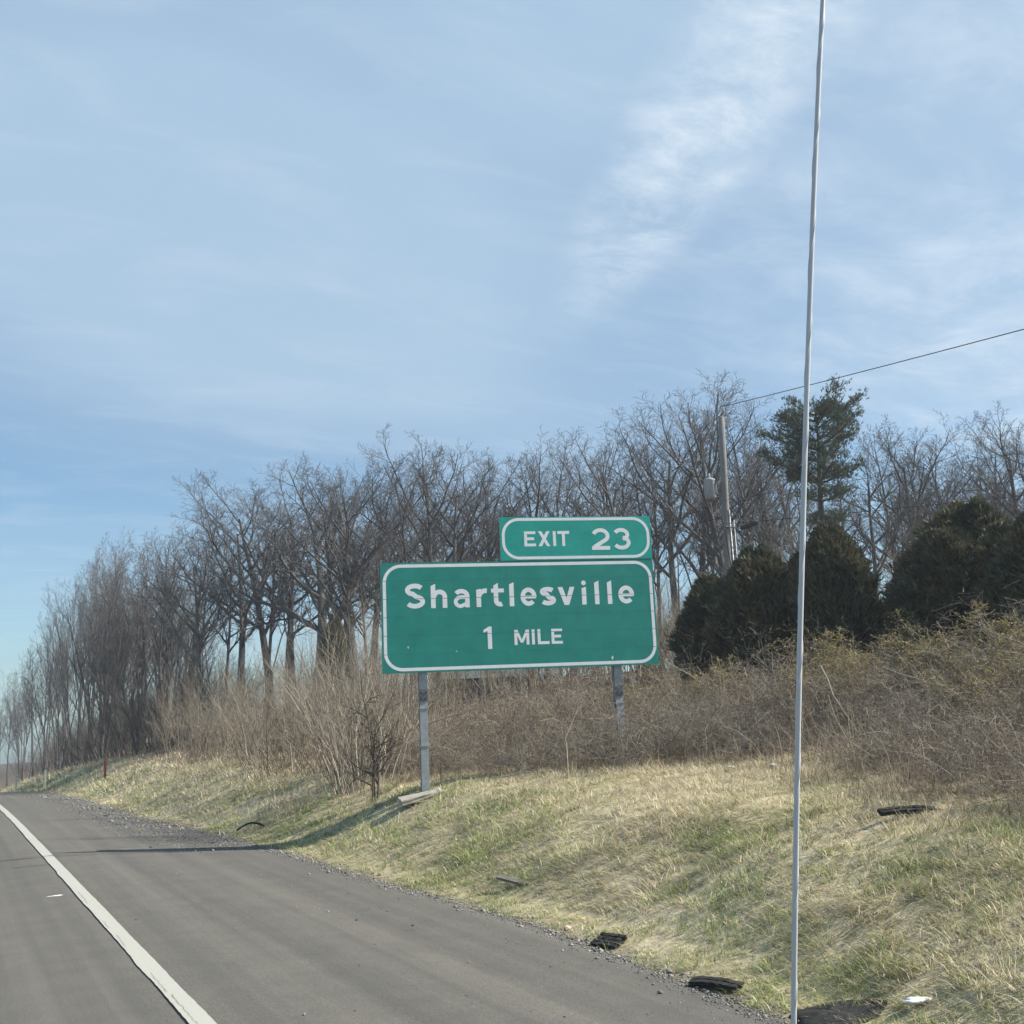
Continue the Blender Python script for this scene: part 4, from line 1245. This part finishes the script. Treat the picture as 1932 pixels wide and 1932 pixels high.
tag(link('dry_weeds', weeds()), 'dry brown weeds and stalks covering the bank', 'weeds', kind='stuff')


def gravel():
    r = np.random.default_rng(29)
    ys, xs, ss = [], [], []
    def put_(n, y0, y1, mu, sd, s0, s1):
        y = r.uniform(y0, y1, n); x = edge_x(y) + r.normal(mu, sd, n)
        ys.append(y); xs.append(x); ss.append(r.uniform(s0, s1, n)*(1 + 1.2*(r.random(n) < .05)))
    put_(4200, 3, 12, .04, .08, .004, .011)
    put_(2600, 12, 22, .03, .10, .005, .014)
    put_(2200, 22, 40, -.05, .20, .008, .020)
    put_(1800, 17.3, 24, -.55, .42, .006, .014)
    put_(1500, 22, 45, -.5, .35, .010, .022)
    put_(500, 4, 14, -.45, .45, .003, .008)
    put_(60, 5, 15, -1.6, .8, .004, .011)
    x, y, s = np.concatenate(xs), np.concatenate(ys), np.concatenate(ss)
    n = len(x)
    on = x < edge_x(y) + .05
    z = np.where(on, road_z(x, y), ground_z(x, y)) + s*.25
    base = np.array([(1, 0, 0), (0, 1, 0), (-1, 0, 0), (0, -1, 0), (0, 0, .7), (0, 0, -.7)], float)
    V = base[None]*s[:, None, None]*r.uniform(.6, 1.35, (n, 6, 1)) + r.normal(0, .2, (n, 6, 3))*s[:, None, None]
    V += np.stack([x, y, z], -1)[:, None, :]
    f = np.array([(0, 1, 4), (1, 2, 4), (2, 3, 4), (3, 0, 4), (1, 0, 5), (2, 1, 5), (3, 2, 5), (0, 3, 5)])
    F = (f[None] + (np.arange(n)*6)[:, None, None]).reshape(-1, 3)
    cols = np.array([(.24, .235, .22), (.36, .35, .33), (.17, .165, .155), (.13, .125, .12), (.25, .22, .18)])[r.integers(0, 5, n)]*r.uniform(.8, 1.15, n)[:, None]
    return np_mesh('gravel', V.reshape(-1, 3), F, M['stone'], np.repeat(cols, 6, axis=0))


tag(link('gravel', gravel()), 'loose grey gravel along the ragged shoulder edge', 'gravel', kind='stuff')
# ---------------------------------------------------------------- utility poles and wires
def lathe(bm, prof, seg=14, mat=Matrix()):
    rings = []
    for (r_, z) in prof:
        rings.append([bm.verts.new(mat @ Vector((r_*math.cos(6.28319*i/seg), r_*math.sin(6.28319*i/seg), z))) for i in range(seg)])
    for a, b in zip(rings, rings[1:]):
        for i in range(seg):
            j = (i + 1) % seg
            bm.faces.new((a[i], a[j], b[j], b[i]))
    bm.faces.new(list(reversed(rings[0]))); bm.faces.new(rings[-1])


PX, PY = 25.0, 30.35
pg = gz(PX, PY)
up = empty('utility_pole', (PX, PY, pg))
tag(up, 'weathered wooden utility pole with grey transformer behind the evergreens', 'utility pole')
PT = 12.55 - pg
bm = bmesh.new(); lathe(bm, [(.165, -.6), (.16, 0), (.145, PT*.4), (.13, PT*.8), (.118, PT - .02), (.10, PT)], 14, Matrix.Rotation(R(2.5), 4, 'Y'))
link('shaft', bm_mesh('shaft', bm, M['pole_wood'], 0, True), up)
# transformer can on the left side
vx, vy = -0.86, 0.51     # leftwards seen from the road
tz = 9.75 - pg
bm = bmesh.new(); lathe(bm, [(.16, tz - .36), (.20, tz - .33), (.205, tz + .30), (.21, tz + .31), (.21, tz + .35), (.15, tz + .40)], 18, Matrix.Translation((vx*.31, vy*.31, 0)))
can = link('transformer', bm_mesh('transformer', bm, M['tank'], 0, True), up)
bm = bmesh.new(); box_bm(bm, -.05, .05, -.14, .14, tz - .2, tz + .2)
link('bracket', bm_mesh('bracket', bm, M['plate']), up).location = (vx*.17, vy*.17, 0)
for k in (-1, 1):
    bm = bmesh.new(); lathe(bm, [(.03, 0), (.045, .05), (.03, .1), (.04, .15), (.015, .2)], 10, Matrix.Translation((vx*.31 + .08*k*vy, vy*.31 - .08*k*vx, tz + .38)))
    link('bushing', bm_mesh('bushing', bm, M['porcelain'], 0, True), can)
# pole top pin and insulator
tx = PT*math.sin(R(2.5))
bm = bmesh.new(); lathe(bm, [(.012, PT - .15), (.012, PT + .22), (.05, PT + .22), (.06, PT + .27), (.04, PT + .33), (.055, PT + .36), (.03, PT + .42)], 10, Matrix.Translation((tx + .13, 0, 0)))
link('insulator', bm_mesh('insulator', bm, M['porcelain'], 0, True), up)
# riser conduit beside the pole
bm = bmesh.new(); lathe(bm, [(.035, -.2), (.035, PT*.62)], 8, Matrix.Translation((.30, -.14, 0)))
link('riser_pipe', bm_mesh('riser_pipe', bm, M['galv'], 0, True), up)
bm = bmesh.new(); lathe(bm, [(.025, -.2), (.022, PT*.58)], 8, Matrix.Translation((.44, -.20, 0)))
link('guard', bm_mesh('guard', bm, M['galv'], 0, True), up)
for z in (PT*.3, PT*.55):
    bm = bmesh.new(); box_bm(bm, -.02, .5, -.26, .02, z, z + .03)
    link('standoff', bm_mesh('standoff', bm, M['plate']), up)
# small second pole far to the left
x2, y2 = 14.58, 59.97
g2 = gz(x2, y2)
sp2 = empty('slim_pole', (x2, y2, g2))
tag(sp2, 'slim pale pole standing among the bare trunks left of the sign', 'utility pole')
bm = bmesh.new(); lathe(bm, [(.11, -.5), (.10, 3), (.085, 6.9), (.07, 7.0)], 10)
link('shaft', bm_mesh('shaft', bm, M['cream'], 0, True), sp2)
bm = bmesh.new(); box_bm(bm, -.5, .5, -.04, .04, 6.6, 6.7)
link('crossarm', bm_mesh('crossarm', bm, M['pole_wood']), sp2)


def wire(name, a, b, sag, r, lab):
    t = Tubes(); n = 24
    a, b = np.array(a, float), np.array(b, float)
    pts = [tuple(a + (b - a)*i/n - np.array([0, 0, sag*4*(i/n)*(1 - i/n)])) for i in range(n + 1)]
    t.add(pts, [r]*(n + 1), 5, (.03, .03, .033))
    return tag(link(name, t.mesh(name, M['twig'])), lab, 'wire')


topw = (PX + tx + .13, PY, pg + PT + .42)
wire('power_line', topw, (17.8, -15.0, 6.2), .25, .014, 'single power line rising from the pole top to the upper right')
wire('cable', (PX - .1, PY - .14, pg + 5.35), (40.0, -8.0, 7.2), .5, .009, 'lower black cable running right from the utility pole past the trees')
wire('cable', (PX + .1, PY - .14, pg + 6.25), (40.0, -8.0, 9.6), .4, .006, 'thin upper cable running right from the utility pole')
wire('cable', (PX - .14, PY - .1, pg + 5.6), (x2, y2, g2 + 6.62), .7, .010, 'black cable running left from the utility pole behind the sign')
# splice case slung on the cable
bm = bmesh.new(); lathe(bm, [(.02, -.36), (.075, -.30), (.09, -.1), (.09, .1), (.075, .30), (.02, .36)], 10, Matrix.Rotation(R(80), 4, 'Y') @ Matrix.Rotation(R(0), 4, 'X'))
sc_ = link('splice_case', bm_mesh('splice_case', bm, M['wire'], 0, True)); sc_.location = (PX + .45, PY - 1.0, pg + 5.17); sc_.rotation_euler = (0, 0, R(-60))
tag(sc_, 'black cable splice case hanging just right of the utility pole', 'splice case')

# ---------------------------------------------------------------- low shed behind the sign
sg = gz(16.1, 32.6) - .1
shed = empty('shed', (14.95, 33.29, sg), math.atan2(32.04 - 33.29, 17.29 - 14.95))
tag(shed, 'low pale shed glimpsed under the bottom edge of the sign', 'shed')
SW, EZ = 2.65, 3.1 - sg
for k in range(9):
    bm = bmesh.new(); box_bm(bm, k*SW/9 + .006, (k + 1)*SW/9 - .006, .12 + .006*(k % 2), .15 + .006*(k % 2), -.2, EZ + .02)
    link('board', bm_mesh('board', bm, M['wood_grey']), shed)
bm = bmesh.new(); box_bm(bm, 0, SW, 2.2, 2.24, -.2, EZ + .5); box_bm(bm, 0, .04, .16, 2.2, -.2, EZ + .02); box_bm(bm, SW - .04, SW, .16, 2.2, -.2, EZ + .02)
link('wall', bm_mesh('wall', bm, M['wood_grey']), shed)
bm = bmesh.new(); box_bm(bm, -.12, SW + .12, -.14, -.10, EZ, EZ + .42)
link('fascia', bm_mesh('fascia', bm, M['cream'], .004), shed)
bm = bmesh.new(); vs = box_bm(bm, -.12, SW + .12, -.10, 2.4, EZ + .40, EZ + .46)
for v in bm.verts: v.co.z += (v.co.y + .1)*.22
link('roof', bm_mesh('roof', bm, M['roofing']), shed)
for k in (.02, SW*.5, SW - .08):
    bm = bmesh.new(); box_bm(bm, k, k + .07, -.06, .01, -.2, EZ + .39)
    link('post', bm_mesh('post', bm, M['cream']), shed)

# ---------------------------------------------------------------- roadside markers
def marker(x, y, h, w, mat, lab, nm, refl):
    z = float(ground_z(x, y))
    o = empty(nm, (x, y, z), R(-8)); tag(o, lab, 'marker post')
    bm = bmesh.new()
    pr = [(-w/2, .012), (-w*.3, -.01), (w*.3, -.01), (w/2, .012), (w*.3, .004), (-w*.3, .004)]
    a = [bm.verts.new((p[0], p[1], -.2)) for p in pr]; b = [bm.verts.new((p[0], p[1], h)) for p in pr]
    for i in range(6):
        j = (i + 1) % 6
        bm.faces.new((a[i], a[j], b[j], b[i]))
    bm.faces.new(b)
    link('blade', bm_mesh('blade', bm, mat), o)
    bm = bmesh.new(); box_bm(bm, -w*.28, w*.28, -.018, -.012, h - .30, h - .08)
    link('reflector', bm_mesh('reflector', bm, refl), o)


marker(5.28, 41.98, .75, .085, M['red_post'], 'red flexible marker post in the grass beyond the sign', 'marker_post', M['red_post'])
marker(4.55, 58.5, .90, .13, M['pale_post'], 'pale yellow marker post beside the far shoulder', 'marker_post', M['pale_post'])
marker(4.7, 84.0, .95, .14, M['white_litter'], 'tiny white marker post at the crest under the trees', 'marker_post', M['white_litter'])


# ---------------------------------------------------------------- debris along the shoulder
def tread(name, x, y, rz, L, W, curve, ribs, lab, cat, tilt=0.0, lift=.0):
    """a strip thrown off a truck tyre: curved slab with raised ribs"""
    z = max(float(ground_z(x, y)), float(road_z(x, y)) if x < edge_x(y) else -9)
    o = empty(name, (x, y, z + lift), rz); o.rotation_euler = (tilt, 0, rz); tag(o, lab, cat)
    n = 14
    rr = random.Random(int(x*100))
    def strip(w0, w1, h0, h1, nm):
        bm = bmesh.new(); rows = []
        for i in range(n + 1):
            t = i/n - .5
            cz = curve*(1 - 4*t*t)
            jag = rr.uniform(-.012, .012)
            rows.append([bm.verts.new((t*L + jag, w0 + jag*.5, cz + h0)), bm.verts.new((t*L + jag, w1 + jag*.5, cz + h0)), bm.verts.new((t*L + jag, w1 + jag*.5, cz + h1)), bm.verts.new((t*L + jag, w0 + jag*.5, cz + h1))])
        for a, b in zip(rows, rows[1:]):
            for i in range(4):
                j = (i + 1) % 4
                bm.faces.new((a[i], a[j], b[j], b[i]))
        bm.faces.new(rows[0]); bm.faces.new(list(reversed(rows[-1])))
        link(nm, bm_mesh(nm, bm, M['rubber']), o)
    strip(-W/2, W/2, 0, .018, 'carcass')
    for k in range(ribs):
        a = -W/2 + W*(k + .12)/ribs; b = -W/2 + W*(k + .86)/ribs
        strip(a, b, .0185, .034, 'tread_rib')
    return o


tread('tyre_tread', 4.95, 7.86, R(-72), .26, .17, .0, 4, 'ribbed black tyre tread piece lying at the shoulder edge', 'tyre scrap', R(24), .02)
tread('tyre_tread', 4.76, 6.22, R(-66), .36, .10, .012, 2, 'narrow torn tyre strip on the gravel nearer the antenna', 'tyre scrap', R(12), .015)
tread('tyre_tread', 7.35, 6.78, R(-24), .50, .08, .012, 2, 'long curved black tyre strip high on the grass bank', 'tyre scrap', R(25), .03)
tread('tyre_tread', 5.0, 19.7, R(150), .55, .05, .12, 1, 'thin curled black rubber strip by the far shoulder gravel', 'tyre scrap', 0, .02)

# grey weathered plank in the grass
bm = bmesh.new(); box_bm(bm, -.21, .21, -.035, .035, -.015, .015)
bmesh.ops.subdivide_edges(bm, edges=list(bm.edges), cuts=2, use_grid_fill=True)
for v in bm.verts: v.co += Vector((random.uniform(-.01, .01), random.uniform(-.004, .004), random.uniform(-.004, .004)))
pk = link('plank', bm_mesh('plank', bm, M['wood_grey'])); pk.location = (5.45, 10.5, gz(5.45, 10.5) + .055); pk.rotation_euler = (R(10), R(8), R(-62))
tag(pk, 'short grey weathered plank lying in the grass below the sign', 'plank')

# black rubber sheet at the bottom edge
def sheet():
    n, m = 26, 5
    cx, cy = 4.86, 5.20
    bm = bmesh.new()
    def zat(x, y): return max(gz(x, y), float(road_z(x, y)) if x < float(edge_x(y)) else -9)
    cen = bm.verts.new((0, 0, zat(cx, cy) + .025))
    prev = None
    for k in range(1, m + 1):
        f = k/m; row = []
        for i in range(n):
            a = 6.28319*i/n
            q = f*(1 + .07*math.sin(3*a + 1) + .04*math.sin(5*a) + (.03*math.sin(11*a) if k == m else 0))
            lx, ly = .28*q*math.cos(a), .20*q*math.sin(a)
            x = cx + lx*math.cos(R(-42)) - ly*math.sin(R(-42)); y = cy + lx*math.sin(R(-42)) + ly*math.cos(R(-42))
            row.append(bm.verts.new((x - cx, y - cy, zat(x, y) + .025 - .02*f**4 + .004*math.sin(4*a + 3*f))))
        for i in range(n):
            j = (i + 1) % n
            bm.faces.new((cen, row[i], row[j])) if prev is None else bm.faces.new((prev[i], row[i], row[j], prev[j]))
        prev = row
    low = [bm.verts.new((v.co.x*1.01, v.co.y*1.01, v.co.z - .05)) for v in prev]
    for i in range(n):
        j = (i + 1) % n
        bm.faces.new((prev[i], low[i], low[j], prev[j]))
    o = link('rubber_mat', bm_mesh('rubber_mat', bm, M['rubber'], 0, True)); o.location = (cx, cy, 0)
    tag(o, 'flat black rubber sheet at the bottom edge of the picture behind the antenna', 'rubber mat')


sheet()

M['dull'] = flat_mat('dull_plastic', (.45, .45, .43), .7, .3)


# litter
def litter(x, y, L, W, rz, mat, lab, nm='litter', cat='litter', hgt=.018):
    rr = random.Random(int(x*1000))
    bm = bmesh.new()
    bmesh.ops.create_icosphere(bm, subdivisions=3, radius=1.0)
    ph = [rr.uniform(0, 6.28) for _ in range(6)]
    for v in bm.verts:
        c = v.co.copy()
        f = 1 + .18*math.sin(5*c.x + ph[0]) + .16*math.sin(7*c.y + ph[1]) + .10*math.sin(11*c.x + 9*c.y + ph[2])
        v.co = Vector((c.x*L/2*f, c.y*W/2*(f + .25*math.sin(3*c.x + ph[3])), c.z*hgt*(1 + .4*math.sin(6*c.x + 5*c.y + ph[4]))))
    o = link(nm, bm_mesh(nm, bm, mat, 0, True))
    z = float(road_z(x, y)) if x < edge_x(y) else gz(x, y) + .03
    o.location = (x, y, z + hgt*.6); o.rotation_euler = (0, 0, rz)
    return tag(o, lab, cat)


litter(5.12, 4.82, .17, .06, R(-20), M['white_litter'], 'white scrap in the grass at the bottom right of the black sheet')
litter(4.98, 8.6, .08, .05, R(20), flat_mat('tan_stone', (.50, .42, .31), .8, .2), 'small tan scrap at the grass edge near the ribbed tyre piece')
litter(6.35, 16.9, .20, .09, R(10), flat_mat('tan_paper', (.52, .42, .32), .8, .2), 'tan paper scrap in the grass left below the sign')
litter(1.21, 13.5, .17, .07, R(5), M['white_litter'], 'white paint fleck on the traffic lane left of the edge line', hgt=.003)
litter(9.5, 10.9, .16, .07, R(30), M['dull'], 'crumpled pale plastic at the foot of the brambles')
litter(9.3, 11.5, .13, .08, R(70), M['dull'], 'second pale plastic scrap further left under the brambles')
# fallen branches
def branch(name, pts, r, lab):
    t = Tubes(); t.add(pts, [r*(1 - .6*i/(len(pts) - 1)) for i in range(len(pts))], 6, (.36, .31, .24))
    return tag(link(name, t.mesh(name, M['twig'])), lab, 'branch')


def gpt(x, y, dz): return (x, y, gz(x, y) + dz)


branch('fallen_branch', [gpt(10.2, 10.6, 1.15), gpt(10.06, 10.35, 1.0), gpt(9.98, 10.2, .82), gpt(9.75, 9.8, .62), gpt(9.7, 9.6, .45)], .010, 'pale leaning dead branch left of the antenna above the bank grass')
branch('dead_stalk', [gpt(9.75, 9.75, -.05), gpt(9.74, 9.8, .3), gpt(9.62, 9.85, .6), gpt(9.6, 9.9, .85)], .013, 'pale upright dead stalk left of the antenna')
branch('dead_stalk', [gpt(9.68, 9.6, -.05), gpt(9.64, 9.65, .3), gpt(9.68, 9.68, .62)], .011, 'shorter pale dead stalk just left of the antenna')
branch('fallen_branch', [gpt(8.2, 13.9, .0), gpt(8.35, 14.15, .35), gpt(8.42, 14.3, .55), gpt(8.6, 14.35, .8), gpt(8.75, 14.4, 1.0)], .009, 'thin leaning branch under the right half of the sign')
branch('fallen_branch', [gpt(7.6, 14.9, .08), gpt(7.9, 14.7, .1), gpt(8.3, 14.5, .07)], .014, 'grey stick lying in the grass below the sign')
branch('fallen_branch', [gpt(7.4, 17.6, .9), gpt(8.0, 17.2, 1.05), gpt(8.7, 16.9, 1.22)], .014, 'slanting dead branch right of the left sign post')

# ---------------------------------------------------------------- whip antenna of the vehicle
ANT = [(.955, 1.145, 1.02), (.941, 1.082, 1.366), (.929, 1.028, 1.641), (.927, .971, 1.961), (.935, .937, 2.199), (.951, .904, 2.469), (.964, .881, 2.648), (.985, .855, 2.87)]


def antenna():
    P = np.array(ANT)
    zs = np.linspace(P[0, 2], P[-1, 2], 240)
    def cr(c): # smooth curve through the points
        co = np.polyfit(P[:, 2], P[:, c], 4); return np.polyval(co, zs)
    X, Y = cr(0), cr(1)
    root = empty('whip_antenna', (float(X[0]), float(Y[0]), float(zs[0])))
    tag(root, 'grey fibreglass whip antenna with spiral winding in the right foreground', 'antenna')
    o = np.array([X[0], Y[0], zs[0]])
    rod = Tubes(); rad = np.interp(zs, [zs[0], zs[-1]], [.0037, .0030])
    rod.add([tuple(np.array([a, b, c]) - o) for a, b, c in zip(X, Y, zs)], list(rad), 10, (.56, .57, .58))
    link('whip', rod.mesh('whip', M['whip']), root)
    # wire wound along the rod under the shrink cover
    wd = Tubes()
    ph = 6.28319*(zs - zs[0])/.135
    hel = np.stack([X + np.cos(ph)*rad*.80, Y + np.sin(ph)*rad*.80, zs], -1) - o
    wd.add([tuple(p) for p in hel], [.0013]*len(zs), 6, (.56, .57, .58))
    link('winding', wd.mesh('winding', M['whip']), root)
    bm = bmesh.new(); lathe(bm, [(.012, -.16), (.012, -.12), (.009, -.11), (.009, -.02), (.007, 0), (.006, .05), (.0045, .06)], 14)
    link('ferrule', bm_mesh('ferrule', bm, M['galv'], 0, True), root)
    sp = Tubes(); a = np.linspace(0, 6.28319*6, 90)
    sp.add([(math.cos(t)*.012, math.sin(t)*.012, -.13 + .10*t/37.7) for t in a], [.0022]*90, 6, (.2, .2, .2))
    link('spring', sp.mesh('spring', M['whip']), root)
    bm = bmesh.new(); lathe(bm, [(.035, -.20), (.033, -.185), (.016, -.17), (.013, -.155)], 16)
    link('mount', bm_mesh('mount', bm, M['bolt'], 0, True), root)


M['whip'] = attr_mat('whip_sleeve', 0.38, 0.5)
antenna()

# ---------------------------------------------------------------- thin haze added to lift the darks like windshield glare
def haze():
    bm = bmesh.new(); box_bm(bm, -60, 160, -45, 320, -14, 30)
    me = bpy.data.meshes.new('haze')
    bmesh.ops.recalc_face_normals(bm, faces=list(bm.faces)); bm.to_mesh(me); bm.free()
    m = bpy.data.materials.new('haze'); m.use_nodes = True
    nt = m.node_tree; nt.nodes.clear()
    v = nt.nodes.new('ShaderNodeVolumePrincipled'); out = nt.nodes.new('ShaderNodeOutputMaterial')
    v.inputs['Color'].default_value = (.90, .95, 1.0, 1); v.inputs['Density'].default_value = .0009; v.inputs['Anisotropy'].default_value = 0.2
    nt.links.new(v.outputs[0], out.inputs['Volume'])
    me.materials.append(m)
    tag(link('haze', me), 'thin added haze lifting the dark tones', 'haze', kind='stuff')


haze()
